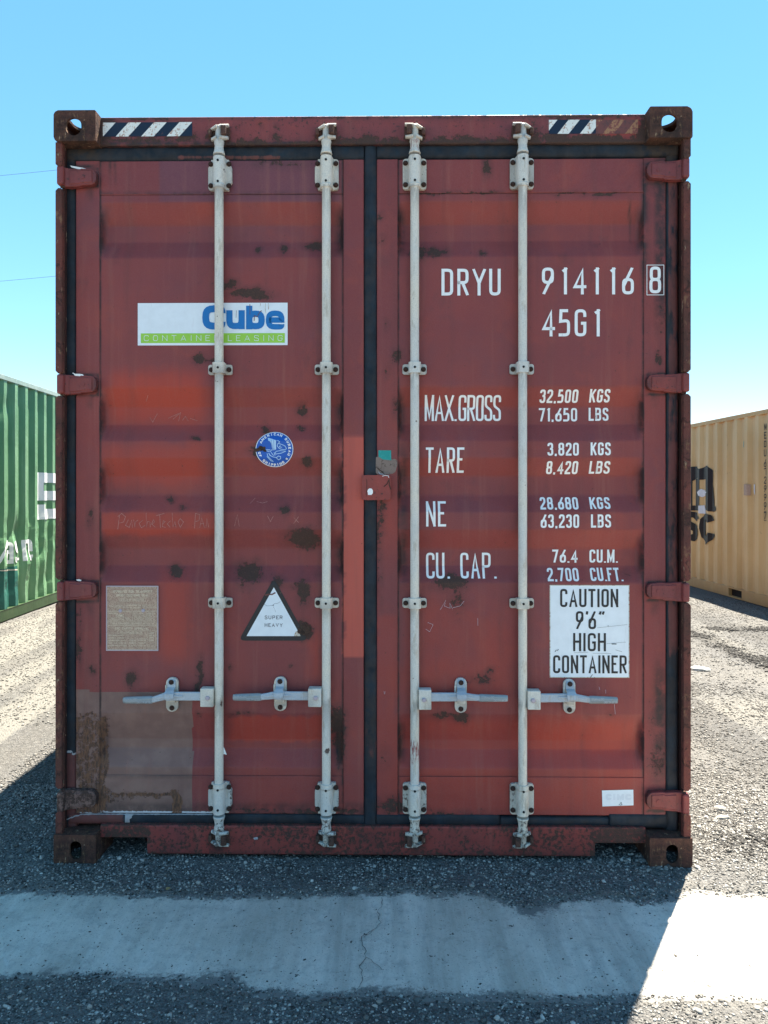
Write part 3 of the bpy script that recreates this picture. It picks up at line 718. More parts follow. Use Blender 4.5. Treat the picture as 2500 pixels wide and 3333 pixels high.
        yy = 1759 + 10 * np.clip((175 - u) / 30, 0, 1) + 4 * (fbm(u / 20, v * 0, 7) - .5); white = np.maximum(white, sstep(4.0, 1.0, np.abs(v - yy)) * (u < 460) * (u > 140) * (v > 1750) * .72)
    if part == "hinge":
        grime_shade = .3 * fbm(u / 10, v / 10, 70) + .5 * np.clip((u - 195) / 15, 0, 1) * (u < 300) + .5 * np.clip((1412 - u) / 15, 0, 1) * (u > 1300); rust = .16 + .2 * fbm(u / 12, v / 12, 71)
        rust = np.where((v > 1690) & (u < 300), .42 + .2 * fbm(u / 12, v / 9, 73), rust)
        brown = ((v > 1690) & (u < 300)) * .9
        bright = ((v > 1690) & (u > 1300)) * .22
    if part == "bar":
        bright = soft(u, v, 884, 910, 1585, 1660, 5, 22) * .62 + soft(u, v, 884, 910, 1300, 1480, 4, 40) * .34 + soft(u, v, 880, 912, 292, 335, 5, 12) * .55 + soft(u, v, 865, 930, 1690, 1770, 10) * .28 + soft(u, v, 690, 720, 1400, 1560, 4, 50) * .25
        grime_shade = np.clip((335 - v) / 40, 0, 1) * .22 + np.clip((v - 1780) / 30, 0, 1) * .25
        rust = np.clip(1.4 - ell(u, v, (707, 1623, 6, 10)), 0, 1) * .9
        rust = np.maximum(rust, np.clip(1.4 - ell(u, v, (478, 1523, 4, 10)), 0, 1) * .7); rust = np.maximum(rust, np.clip(1.4 - ell(u, v, (484, 370, 5, 8)), 0, 1) * .55)
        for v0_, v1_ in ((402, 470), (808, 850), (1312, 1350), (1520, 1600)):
            grime_shade = np.maximum(grime_shade, np.clip((v1_ - v) / (v1_ - v0_), 0, 1) * (v > v0_ - 4) * .55 * (fbm(u / 4, v / 40, 85) > .42))
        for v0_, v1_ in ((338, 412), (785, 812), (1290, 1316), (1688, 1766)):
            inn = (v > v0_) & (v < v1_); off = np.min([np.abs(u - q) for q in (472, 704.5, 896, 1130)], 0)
            grime_shade = np.maximum(grime_shade, inn * np.clip((off - 13) / 16, 0, 1) * .55 * fbm(u / 7, v / 7, 86) * 1.5)
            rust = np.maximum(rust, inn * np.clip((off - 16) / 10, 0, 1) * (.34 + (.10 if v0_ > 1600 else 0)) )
        rust = np.maximum(rust, .16 * (v > 1500) + .30 * (v > 1770) + .26 * (v < 318))
    c = lambda *a: np.clip(np.stack(a, -1), 0, 1)
    set_attr(o, "wear_light_a", c(rust, grime_shade, bright, brown)); set_attr(o, "wear_light_b", c(purple, patch, white, rub))
    return o

# ------------------------------------------------------------------ ground
def gz0(X, Y):                         # gentle fall away from the pad the red container stands on
    return -0.10 * sstep(1.9, 4.2, -X) - 0.08 * sstep(1.9, 4.8, X)
def GP(us, vs, z=0.0):                 # photo px (2500) -> ground
    Yg = (CAM.z - z) * F / (vs - CY); return (us - CX) / F * Yg, Yg
_t = [GP(u, v) for u, v in [(-900, 2890), (-300, 2898), (0, 2903), (300, 2912), (650, 2925), (900, 2916), (1250, 2906), (1500, 2908), (1600, 2922), (1680, 2952), (1725, 2972), (1780, 2945), (1860, 2932), (2000, 2930), (2120, 2942), (2190, 2930), (2260, 2908), (2500, 2912), (3000, 2912), (3600, 2912)]]
TX = np.array([p[0] for p in _t]); TY = np.array([p[1] for p in _t])
_b = [GP(u, v) for u, v in [(-900, 3170), (-300, 3180), (0, 3186), (300, 3184), (450, 3190), (640, 3196), (760, 3200), (830, 3226), (1000, 3236), (1250, 3244), (1800, 3250), (2500, 3250), (3400, 3252)]]
BX = np.array([p[0] for p in _b]); BY = np.array([p[1] for p in _b])
def strip_in(X, Y):
    """signed distance-ish: >0 inside the concrete strip"""
    top = np.interp(X, TX, TY); bot = np.interp(X, BX, BY)
    rough = 0.034 * (fbm(X * 9, Y * 9, 5, 5) - .5) + .020 * (vnoise(X * 75, Y * 75, 6) - .5)
    rb = np.where(X > .05, .25, 1.0)
    d1 = top - Y + 1.6 * rough; d2 = Y - bot + rough * rb * 1.3
    return np.minimum(d1, d2)
def ground_h(X, Y):
    near = np.exp(-((Y - 3) / 9) ** 2)
    h = gz0(X, Y) + near * 0.010 * (fbm(X * 3, Y * 3, 11) - .5) + near * 0.009 * (fbm(X * 22, Y * 22, 12, 3) - .5)
    far = sstep(3.2, 5, Y)
    h = h + far * 0.05 * (fbm(X * .9, Y * .35, 13) - .5)
    i = strip_in(X, Y)
    on = sstep(-.035, .03, i)
    h = h + (1 - on) * 0.007 - on * 0.018
    # a low ridge of broken asphalt to the right of the container
    h = h + .035 * np.exp(-((Y - 6.9 + (X - 1.6) * .55) / .22) ** 2) * sstep(1.3, 1.8, X) * fbm(X * 9, Y * 9, 77)
    return h

def axis(segs):
    out = []
    for a, b, st in segs: out += list(np.arange(a, b, st))
    return np.array(out + [segs[-1][1]])
gx = axis([(-320, -40, 40), (-40, -10, 3), (-10, -2.4, .09), (-2.4, 2.4, .0125), (2.4, 10, .09), (10, 40, 3), (40, 320, 40)])
gy = axis([(-120, -20, 20), (-20, -1, 1), (-1, 1.7, .1), (1.7, 3.3, .009), (3.3, 4.5, .02), (4.5, 11, .06), (11, 30, .6), (30, 100, 5), (100, 600, 50)])
XX, YY = np.meshgrid(gx, gy, indexing='ij')
RUB = [(2312, 2052, 2398, 2052, 420, .05, .017), (2434, 2048, 2520, 2046, 300, .06, .016), (2247, 2068, 2545, 2205, 1300, .075, .014), (2376, 2142, 2412, 2140, 160, .045, .020), (2420, 2150, 2560, 2175, 600, .10, .013), (2330, 2785, 2540, 2815, 300, .07, .008)]
def rub_mask(X, Y):
    m = 0 * X
    for (u0, v0, u1, v1, n_, sp_, r_) in RUB:
        a0 = GP(u0, v0, -.06); a1 = GP(u1, v1, -.06); dx, dy = a1[0] - a0[0], a1[1] - a0[1]; L2 = dx * dx + dy * dy
        q = np.clip(((X - a0[0]) * dx + (Y - a0[1]) * dy) / L2, 0, 1)
        m = np.maximum(m, np.exp(-((X - a0[0] - q * dx) ** 2 + (Y - a0[1] - q * dy) ** 2) / (2 * (sp_ * 1.1) ** 2)))
    return m

def make_ground():
    t = NT("gravel_asphalt")
    geo = t.n('ShaderNodeNewGeometry'); pos = geo.outputs['Position']
    dust_shade_lift, dark, _, _ = t.attr("ground_a")
    n1 = t.noise(230, 4, .7, vec=pos); n2 = t.noise(55, 5, .7, vec=pos); n3 = t.noise(1.3, 4, .6, vec=pos)
    vc = t.voro(95, vec=pos, out='Color'); sp = t.n('ShaderNodeSeparateColor'); t.t.links.new(vc, sp.inputs[0])
    base = t.mix(t.ramp(n1, .35, .68), (0.055, 0.056, 0.058), (0.215, 0.207, 0.198))
    base = t.mix(t.m('MULTIPLY', t.ramp(sp.outputs[0], .55, 1.0), .65), base, (0.26, 0.25, 0.235))
    base = t.mix(t.m('MULTIPLY', t.ramp(n2, .45, .7), .5), base, (0.19, 0.183, 0.172))
    base = t.mix(t.m('MULTIPLY', t.ramp(n3, .4, .65), .35), base, (0.19, 0.178, 0.158))
    dm = t.ramp(t.m('ADD', dust_shade_lift, t.m('MULTIPLY', t.m('SUBTRACT', t.noise(38, 6, .75, vec=pos), .5), 1.0)), .35, .75)
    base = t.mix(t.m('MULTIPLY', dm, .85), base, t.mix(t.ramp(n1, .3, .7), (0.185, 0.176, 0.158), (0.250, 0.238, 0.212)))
    base = t.mix(t.m('MULTIPLY', dark, t.ramp(n2, .35, .6)), base, (0.022, 0.020, 0.019))
    h = t.m('ADD', t.m('MULTIPLY', n2, 1.0), t.m('MULTIPLY', t.m('SUBTRACT', 1.0, t.voro(95, vec=pos)), .9))
    h = t.m('ADD', h, t.m('MULTIPLY', n1, .5))
    nb = t.bump(h, 0.014, 0.85)
    return t.fin(base, 0.9, nb, 0.2)
M_ground = make_ground()
GH = ground_h(XX, YY)
g = grid_mesh("ground", XX, YY, GH, M_ground, smooth=False)
tag(g, kind="structure")
xs, ys = XX.ravel(), YY.ravel()
si = strip_in(xs, ys)
dust_shade_lift = .42 * np.exp(-((si + .02) / .05) ** 2) + .42 * sstep(.42, .62, fbm(xs * .55, ys * .22, 90)) * sstep(3.2, 4.2, ys)
dust_shade_lift += .55 * sstep(1.2, 1.6, xs) * np.exp(-((ys - 4.75) / .55) ** 2) + .30 * (xs < -1.25) * sstep(3.4, 4.5, ys) + .10 * sstep(1.4, 1.6, xs)
dust_shade_lift += .10 * (ys < 3.7) * (xs > -2) * (xs < 1.25) * (si < -.02)  # shade lift put into the colour of the gravel before the container
dust_shade_lift = np.maximum(dust_shade_lift, .62 * sstep(.5, .75, fbm(xs * 2.2 + ys * .4, ys * .55, 92)) * sstep(3.4, 4.6, ys))
dark = .85 * rub_mask(xs, ys)
dark += .5 * sstep(.6, .72, fbm(xs * 2.5, ys * 2.5, 95)) * (ys < 3.4) * (si < 0)
rut = sstep(.50, .68, fbm(xs * 3.2 + ys * .13, ys * .22, 97)) * (ys > 3.6)
dust_shade_lift = dust_shade_lift - .5 * rut; dark = dark + .40 * rut
set_attr(g, "ground_a", np.clip(np.stack([dust_shade_lift, dark, 0 * dust_shade_lift, 0 * dust_shade_lift + 1], -1), 0, 1))

def make_concrete():
    t = NT("worn_concrete")
    geo = t.n('ShaderNodeNewGeometry'); pos = geo.outputs['Position']
    dirt, stain, _, _ = t.attr("ground_a")
    n1 = t.noise(3.0, 5, .65, vec=pos); n2 = t.noise(26, 5, .7, vec=pos); br = t.noise(1, 6, .8, vec=pos, stretch=(24, 3.2, 1), dist=.6)
    br2 = t.noise(1, 5, .65, vec=pos, stretch=(9, 1.1, 1))
    base = t.mix(t.ramp(n1, .35, .65), (0.50, 0.455, 0.39), (0.60, 0.55, 0.48))
    base = t.mix(t.m('MULTIPLY', t.ramp(br, .40, .72), .55), base, (0.70, 0.655, 0.59))
    base = t.mix(t.m('MULTIPLY', t.ramp(br2, .46, .66), .60), base, (0.34, 0.315, 0.28))
    base = t.mix(t.m('MULTIPLY', t.ramp(n2, .48, .70), .50), base, (0.30, 0.288, 0.268))
    base = t.mix(t.m('MULTIPLY', t.ramp(t.noise(7, 6, .7, vec=pos, dist=.5), .52, .68), .40), base, (0.30, 0.29, 0.27))
    base = t.mix(t.m('MULTIPLY', t.ramp(t.noise(9, 6, .75, vec=pos, dist=.4), .60, .72), .50), base, (0.66, 0.645, 0.61))
    base = t.mix(t.m('MULTIPLY', t.ramp(t.noise(160, 4, .7, vec=pos), .57, .68), .65), base, (0.17, 0.165, 0.155))
    base = t.mix(t.ramp(t.noise(44, 3, .55, vec=pos), .685, .70), base, (0.05, 0.048, 0.045))
    dm = t.ramp(t.m('ADD', dirt, t.m('MULTIPLY', t.m('SUBTRACT', t.noise(60, 5, .7, vec=pos), .5), 1.0)), .38, .72)
    base = t.mix(t.m('MULTIPLY', dm, .85), base, (0.125, 0.122, 0.118))
    base = t.mix(t.m('MULTIPLY', stain, .45), base, (0.24, 0.21, 0.165))
    nb = t.bump(t.m('ADD', t.m('MULTIPLY', br, .5), t.noise(120, 5, .7, vec=pos)), 0.0035, 0.6)
    return t.fin(base, 0.82, nb, 0.25)
M_conc = make_concrete()
sx = axis([(-12, -2.2, .2), (-2.2, 2.2, .012), (2.2, 12, .2)])
T = np.linspace(0, 1, 60)
SX, ST = np.meshgrid(sx, T, indexing='ij')
lo = np.interp(SX, BX, BY) - .05; hi = np.interp(SX, TX, TY) + .06
hi = np.maximum(hi, 2.70); lo = np.minimum(lo, 2.04 + 0 * lo)
SY = lo + (hi - lo) * ST
SZ = gz0(SX, SY) + .001 + .0015 * (fbm(SX * 2, SY * 2, 33) - .5)
st = grid_mesh("concrete_strip", SX, SY, SZ, M_conc)
tag(st, kind="structure")
a, b = SX.ravel(), SY.ravel(); q = strip_in(a, b)
stain = np.exp(-((a - (.40 + .10 * (b - 2.1) * -1)) / .05) ** 2) * .8 + .5 * sstep(.55, .7, fbm(a * 5, b * 1.2, 51))
set_attr(st, "ground_a", np.clip(np.stack([.72 * np.exp(-np.maximum(q, 0) / .045) + .22 * sstep(.5, .7, fbm(a * 6, b * 6, 52)), stain, 0 * a, 0 * a + 1], -1), 0, 1))
# crack running across the strip
M_crack = NT("crack_grit").fin((0.16, 0.155, 0.145), 0.95)
pl = Plan(); pts = []; rr = random.Random(3)
c0 = GP(1245, 2925); c1 = GP(1150, 3242)
for i in range(34):
    f_ = i / 33; wob = .018 * math.sin(f_ * 9) + .012 * math.sin(f_ * 21 + 1)
    pts.append((c0[0] * (1 - f_) + c1[0] * f_ + wob * (f_ * (1 - f_) * 4) + rr.uniform(-.006, .006), c0[1] * (1 - f_) + c1[1] * f_))
for i in range(33):
    pl.line([pts[i], pts[i + 1]], rr.uniform(.0008, .0030), 0)
for i0, dx, dy in ((22, .05, -.06), (12, -.04, -.05)):
    x, y = pts[i0]
    for k in range(5):
        nx, ny = x + dx / 5 + rr.uniform(-.006, .006), y + dy / 5
        pl.line([(x, y), (nx, ny)], .0016, 0); x, y = nx, ny
cr = pl.drape("crack", M_crack, st, lambda a, b, l: Vector((a, b, .0045 + l)))
tag(cr, kind="stuff")

# pebbles ----------------------------------------------------------
def make_pebble():
    t = NT("pebble_stone")
    s_, _, _, _ = t.attr("shade")
    base = t.mix(s_, (0.026, 0.025, 0.024), (0.60, 0.57, 0.52))
    base = t.mix(t.ramp(t.noise(300, 3, .7), .4, .7, 0, .3), base, t.mix(.5, base, (0.13, 0.12, 0.11)))
    return t.fin(base, 0.85, None, 0.25)
M_peb = make_pebble()
rng = np.random.default_rng(5)
OCT = np.array([(1, 0, 0), (-1, 0, 0), (0, 1, 0), (0, -1, 0), (0, 0, 1), (0, 0, -1)], float)
OF = np.array([(0, 2, 4), (2, 1, 4), (1, 3, 4), (3, 0, 4), (2, 0, 5), (1, 2, 5), (3, 1, 5), (0, 3, 5)])
_bm = bmesh.new(); bmesh.ops.create_icosphere(_bm, subdivisions=1, radius=1); _bm.verts.index_update()
ICO = np.array([v.co[:] for v in _bm.verts]); IF = np.array([[v.index for v in f.verts] for f in _bm.faces]); _bm.free()
def pebbles(name, px, py, r, base, faces, shade, zoff=None, parent=None):
    n = len(px); nv = len(base)
    j = base[None] * (1 + rng.uniform(-.34, .34, (n, nv, 1))) + rng.uniform(-.14, .14, (n, nv, 3))
    j = j * np.stack([rng.uniform(.8, 1.35, n), rng.uniform(.7, 1.1, n), rng.uniform(.45, .8, n)], -1)[:, None, :] * r[:, None, None]
    a = rng.uniform(0, 6.283, n); ca, sa = np.cos(a)[:, None], np.sin(a)[:, None]
    X = j[..., 0] * ca - j[..., 1] * sa + px[:, None]; Y = j[..., 0] * sa + j[..., 1] * ca + py[:, None]
    gz = np.maximum(ground_h(px, py), np.where(strip_in(px, py) > -.01, gz0(px, py) + .001, -9)) if zoff is None else zoff
    Z = j[..., 2] + (gz + r * .22)[:, None]
    co = np.stack([X, Y, Z], -1).reshape(-1, 3).astype(np.float32)
    fc = (faces[None] + (np.arange(n) * nv)[:, None, None]).reshape(-1, 3).astype(np.int32)
    me = bpy.data.meshes.new(name); me.vertices.add(len(co)); me.vertices.foreach_set("co", co.ravel())
    me.loops.add(fc.size); me.loops.foreach_set("vertex_index", fc.ravel())
    me.polygons.add(len(fc)); me.polygons.foreach_set("loop_start", np.arange(len(fc), dtype=np.int32) * 3)
    me.materials.append(M_peb); me.update(calc_edges=True)
    o = bpy.data.objects.new(name, me); COL.objects.link(o)
    if parent: o.parent = parent
    sh = np.repeat(shade, nv); set_attr(o, "shade", np.stack([sh, sh, sh, sh * 0 + 1], -1))
    return o
def scatter(n, x0, x1, y0, y1, dens):
    px = rng.uniform(x0, x1, n); py = rng.uniform(y0, y1, n); k = rng.uniform(0, 1, n) < dens(px, py)
    return px[k], py[k]
d_gr = lambda x, y: np.where(strip_in(x, y) > .012, 0.0, .35 + .65 * sstep(.35, .6, fbm(x * 7, y * 7, 61)))
sets = []
sets.append((*scatter(80000, -1.75, 1.75, 2.55, 3.75, d_gr), 0.0022, 0.0065))
sets.append((*scatter(18000, -1.3, 1.3, 1.90, 2.25, d_gr), 0.0022, 0.0060))
sets.append((*scatter(9000, -1.9, -1.2, 3.2, 5.2, lambda x, y: .8 + 0 * x), 0.004, 0.009))
sets.append((*scatter(22000, 1.15, 2.7, 2.85, 5.5, lambda x, y: .45 + .5 * sstep(.4, .6, fbm(x * 5, y * 5, 62))), 0.004, 0.0095))
sets.append((*scatter(22000, -4.4, -1.3, 4.5, 10.5, lambda x, y: (x < -.30 * y + .4) * 1.0), 0.004, 0.011))
sets.append((*scatter(22000, 1.7, 5.2, 5.2, 10.5, lambda x, y: (x > .36 * y - .5) * 1.0), 0.004, 0.011))
# loose grit thrown onto the concrete, thick along its edges
def d_st(x, y):
    q = strip_in(x, y); return np.where(q > 0, .022 + .95 * np.exp(-q / .022) * sstep(.4, .65, fbm(x * 6, y * 6, 63)) * 1.0, 0)
sets.append((*scatter(60000, -1.7, 1.9, 2.0, 2.8, d_st), 0.0013, 0.0036))
PX_, PY_, PR_ = [], [], []
for x, y, r0, r1 in sets:
    PX_.append(x); PY_.append(y); PR_.append(r0 + (r1 - r0) * rng.uniform(0, 1, len(x)) ** 2.2)
px_, py_, pr_ = map(np.concatenate, (PX_, PY_, PR_))
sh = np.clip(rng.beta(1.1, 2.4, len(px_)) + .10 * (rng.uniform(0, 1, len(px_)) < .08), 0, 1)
sh = np.where(py_ > 3.6, sh * .55 + .06, sh)  # pebbles in the container's shade coloured lighter than the sunlit ones beyond
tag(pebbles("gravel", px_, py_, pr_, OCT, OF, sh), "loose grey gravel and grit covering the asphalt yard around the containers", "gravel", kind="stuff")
x, y = scatter(900, -1.7, 1.9, 2.66, 3.5, lambda x, y: np.where(strip_in(x, y) > -.01, 0, .5 + .5 * (fbm(x * 5, y * 5, 64) > .5)))
x2, y2 = scatter(260, -1.3, 1.3, 1.95, 2.12, lambda x, y: np.where(strip_in(x, y) > 0, 0, .8))
x4, y4 = scatter(900, .80, 1.25, 2.72, 3.05, lambda x, y: np.exp(-((x - 1.0) / .12) ** 2 - ((y - 2.86) / .07) ** 2) * .9)
x = np.concatenate([x, x2, x4]); y = np.concatenate([y, y2, y4])
r = .0045 + .0075 * rng.uniform(0, 1, len(x)) ** 2.8
tag(pebbles("coarse_gravel", x, y, r, ICO, IF, np.clip(rng.beta(2.0, 2.6, len(x)), 0, 1)), "coarser grey pebbles strewn under and before the red container", "gravel", kind="stuff")
# broken asphalt clods, right of the container
xs_c, ys_c, rs_c = [], [], []
for (u0, v0, u1, v1, n_, sp_, r_) in RUB:
    a0 = GP(u0, v0, -.06); a1 = GP(u1, v1, -.06); q_ = rng.uniform(0, 1, n_)
    kk = vnoise(q_ * 9, q_ * 0, int(u0)) > .32; q_ = q_[kk]; n_ = len(q_)
    xs_c.append(a0[0] + (a1[0] - a0[0]) * q_ + rng.normal(0, sp_, n_)); ys_c.append(a0[1] + (a1[1] - a0[1]) * q_ + rng.normal(0, sp_ * 1.2, n_))
    rs_c.append(.004 + r_ * rng.uniform(0, 1, n_) ** 2)
x, y, r = map(np.concatenate, (xs_c, ys_c, rs_c))
tag(pebbles("asphalt_rubble", x, y, r, OCT, OF, rng.uniform(0, .06, len(x))), "dark crumbs of broken asphalt in a loose row right of the red container", "rubble", kind="stuff")  # near-black tone carries the self-shadow of the clods

# ------------------------------------------------------------------ shared builders for castings
def casting_mesh(name, mat, w=.162, h=.118, d=.178, fw=.055, fh=.066, rad=.018, big=(0, 0, 1, 0), topz=True, sx=-1, t=.011, hole_dx=0.0, hole_dz=0.0):
    """hollow corner casting; outer box x 0..w, y 0..d, z 0..h. big = rounded corners (ll, lr, ul, ur)"""
    def poly(cs, r_):
        pts = []
        for (cx_, cz_, a0), flag in zip([(0, 0, 180), (w, 0, 270), (w, h, 0), (0, h, 90)], (big[0], big[1], big[3], big[2])):
            rr_ = r_ if flag else .003
            ccx = cx_ + (rr_ if cx_ == 0 else -rr_); ccz = cz_ + (rr_ if cz_ == 0 else -rr_)
            for k in range(6):
                a_ = math.radians(a0 + 90 * k / 5); pts.append((ccx + rr_ * math.cos(a_), ccz + rr_ * math.sin(a_)))
        return pts
    def obj(mb):
        o = mb.build("tmp", mat); return o
    a = MB(); a.prism(poly(None, rad), 0, d, bev=.0035); A = obj(a)
    b = MB(); b.box(t, w - t, t, d - t, t, h - t, .006); B = obj(b)
    def stadium(cx_, cz_, ww, hh, n=10):
        r_ = min(ww, hh) / 2; pts = []
        for k in range(4 * n):
            a_ = 2 * math.pi * (k + .5) / (4 * n); x_ = math.cos(a_) * r_; z_ = math.sin(a_) * r_
            x_ += math.copysign(ww / 2 - r_, x_); z_ += math.copysign(hh / 2 - r_, z_); pts.append((cx_ + x_, cz_ + z_))
        return pts
    c = MB(); c.prism(stadium(w / 2 + hole_dx, h / 2 + hole_dz, fw, fh), -.02, t + .01); Cc = obj(c)
    e = MB()
    pts = stadium(w / 2, d / 2 - .004, .100, .140); z0, z1 = (h - t - .01, h + .02) if topz else (-.02, t + .01)
    vs = [(x_, y_, z0) for x_, y_ in pts] + [(x_, y_, z1) for x_, y_ in pts]; n = len(pts)
    e.add(vs, [tuple(range(n)), tuple(range(2 * n - 1, n - 1, -1))] + [(i, (i + 1) % n, n + (i + 1) % n, n + i) for i in range(n)]); E = obj(e)
    f = MB(); pts = stadium(d / 2, h / 2, .078, .062); x0, x1 = (-.02, t + .01) if sx < 0 else (w - t - .01, w + .02)
    vs = [(x0, y_, z_) for y_, z_ in pts] + [(x1, y_, z_) for y_, z_ in pts]
    f.add(vs, [tuple(range(n)), tuple(range(2 * n - 1, n - 1, -1))] + [(i, (i + 1) % n, n + (i + 1) % n, n + i) for i in range(n)]); Fo = obj(f)
    for q in (B, Cc, E, Fo):
        md = A.modifiers.new("b", 'BOOLEAN'); md.operation = 'DIFFERENCE'; md.object = q; md.solver = 'EXACT'
    dg = bpy.context.evaluated_depsgraph_get(); dg.update()
    me = bpy.data.meshes.new_from_object(A.evaluated_get(dg)); me.name = name
    for q in (A, B, Cc, E, Fo): bpy.data.objects.remove(q)
    me.materials.clear(); me.materials.append(mat)
    return me
def put(name, me, parent, loc=(0, 0, 0), rz=0.0):
    o = bpy.data.objects.new(name, me); COL.objects.link(o); o.parent = parent; o.location = loc; o.rotation_euler = (0, 0, rz); return o

def resamp(pts, step=.014):
    out = []; n = len(pts)
    for i in range(n):
        a, b = Vector(pts[i]), Vector(pts[(i + 1) % n]); k = max(1, int((b - a).length / step))
        for j in range(k): p = a + (b - a) * j / k; out.append((p.x, p.y))
    return out
def rrect(a0, a1, b0, b1, r=.004, seg=3):
    pts = []
    for (cx_, cy_, ang) in ((a1 - r, b0 + r, -90), (a1 - r, b1 - r, 0), (a0 + r, b1 - r, 90), (a0 + r, b0 + r, 180)):
        for k in range(seg + 1):
            t_ = math.radians(ang + 90 * k / seg); pts.append((cx_ + r * math.cos(t_), cy_ + r * math.sin(t_)))
    return resamp(pts)

# ------------------------------------------------------------------ the red container
RC = empty("shipping_container", RO, RZ)
tag(RC, "rust-marked red shipping container with closed double doors standing across the concrete strip", "shipping container", "shipping containers standing in the yard")
L = 12.19
# body behind the door frame
def corr(n0, n1, z0, z1, face, depth=.036, pitch=.278, phase=None):
    """knee points (s, off) of a trapezoid corrugation from n0 to n1; phase = centre of one outer flat"""
    if phase is None: phase = n0 + .036
    s_ = phase - .036 - math.ceil((phase - .036 - n0) / pitch + 1) * pitch; k = []
    while s_ < n1 + pitch:
        for ds, o_ in ((0, 0), (.072, 0), (.140, depth), (.210, depth)): k.append((s_ + ds, o_))
        s_ += pitch
    a_ = [q[0] for q in k]; b_ = [q[1] for q in k]
    mid = [q for q in k if n0 + 1e-4 < q[0] < n1 - 1e-4]
    return [(n0, float(np.interp(n0, a_, b_)))] + mid + [(n1, float(np.interp(n1, a_, b_)))]
def side_panel(name, x, sgn, y0, y1, z0, z1, mat, parent, dz=None, dent=None, depth=.036, phase=None):
    k = corr(y0, y1, z0, z1, x, depth=depth, phase=phase)
    ys_ = np.array([q[0] for q in k]); of = np.array([q[1] for q in k])
    if dent is None:
        Yg, Zg = np.meshgrid(ys_, np.array([z0, z1]), indexing='ij'); Xg = x + sgn * (.006 + np.interp(Yg, ys_, of))
    else:
        yy_ = np.unique(np.concatenate([ys_, np.arange(y0, y1, .03)])); zz_ = np.arange(z0, z1 + .02, .03); zz_[-1] = z1
        Yg, Zg = np.meshgrid(yy_, zz_, indexing='ij'); Xg = x + sgn * (.006 + np.interp(Yg, ys_, of)) + dent(Yg, Zg)
    return grid_mesh(name, Xg, Yg, Zg, mat, parent, smooth=False)
for x_, s_ in ((.0, 1), (W, -1)):
    side_panel("side_panel", x_, s_, .20, L - .05, .16, H - .07, M_red, RC)
    mb = MB(); mb.box(x_ if s_ > 0 else x_ - .06, x_ + .06 if s_ > 0 else x_, .18, L - .16, H - .072, H - .012, .004); mb.build("top_rail", M_post, RC)
    mb = MB(); mb.box(x_ if s_ > 0 else x_ - .05, x_ + .05 if s_ > 0 else x_, .18, L - .16, .03, .162, .004); mb.build("bottom_rail", M_post, RC)
yy_ = np.array([q[0] for q in corr(.16, L - .1, 0, 0, 0)]); oo_ = np.array([q[1] for q in corr(.16, L - .1, 0, 0, 0, depth=.02)])
Yg, Xg = np.meshgrid(yy_, np.array([.03, W - .03]), indexing='ij')
grid_mesh("roof", Xg, Yg, H - .022 - np.interp(Yg, yy_, oo_) * 1.0, M_post, RC, smooth=False)
mb = MB(); mb.box(.05, W - .05, .14, L - .1, .15, .18)
mb.build("floor", M_inner, RC)
for k in range(8):
    mb = MB(); mb.box(.05, W - .05, .6 + k * 1.45, .66 + k * 1.45, .035, .149); mb.build("cross_member", M_inner, RC)
mb = MB(); mb.box(.03, W - .03, L - .08, L - .02, .16, H - .02, .004); mb.build("end_wall", M_red, RC)
# corner castings, front
cm = [casting_mesh("casting", M_rusty, fw=.060, fh=.068, big=(1, 0, 1, 0), topz=True, sx=-1, hole_dx=-.004, hole_dz=-.004, rad=.016),
      casting_mesh("casting", M_rusty, fw=.060, fh=.070, big=(0, 0, 0, 1), topz=True, sx=1, hole_dx=-.006, hole_dz=-.004, rad=.020),
      casting_mesh("casting", M_rusty, fw=.046, fh=.070, big=(1, 0, 0, 0), topz=False, sx=-1, hole_dx=.004, rad=.012),
      casting_mesh("casting", M_rusty, fw=.046, fh=.070, big=(0, 1, 0, 0), topz=False, sx=1, hole_dx=.004, rad=.018)]
ccs = [put("corner_casting", cm[0], RC, (0, 0, H - .118)), put("corner_casting", cm[1], RC, (W - .162, 0, H - .118)),
       put("corner_casting", cm[2], RC, (0, 0, 0)), put("corner_casting", cm[3], RC, (W - .162, 0, 0))]
for me_, loc in ((cm[1], (.162, L, H - .118)), (cm[0], (W, L, H - .118)), (cm[3], (.162, L, 0)), (cm[2], (W, L, 0))):
    put("corner_casting", me_, RC, loc, math.pi)
# corner posts and their lips
for side, hv in ((0, HV), (1, HVR)):
    fx = (lambda x: x) if side == 0 else (lambda x: W - x)
    mb = MB()
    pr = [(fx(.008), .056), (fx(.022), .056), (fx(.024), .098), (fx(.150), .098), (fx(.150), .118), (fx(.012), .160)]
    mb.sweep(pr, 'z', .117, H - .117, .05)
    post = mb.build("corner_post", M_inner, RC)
    zs = [H - .117] + sum([[PZ(a, .02) + .004, PZ(b, .02) - .004] for a, b in hv], []) + [.117]
    for i in range(0, len(zs), 2):
        z1_, z0_ = zs[i], zs[i + 1]; mb = MB()
        lipw = .0275 if side == 0 else .030
        c_ = .010 if i > 0 else 0; e_ = .010 if i < 8 else 0
        ch = lambda x0_, x1_: [(fx(x0_), z0_ + e_), (fx(x0_ + e_), z0_), (fx(x1_ - e_ * .5), z0_), (fx(x1_), z0_ + e_ * .5), (fx(x1_), z1_ - c_ * .5), (fx(x1_ - c_ * .5), z1_), (fx(x0_ + c_), z1_), (fx(x0_), z1_ - c_)]
        pp = ch(.002, lipw); 
        q = []
        for p_ in pp:
            if not q or (abs(p_[0] - q[-1][0]) + abs(p_[1] - q[-1][1])) > 1e-5: q.append(p_)
        mb.prism(q, .010, .034, bev=.003)
        mb.build("post_lip", M_post, post)

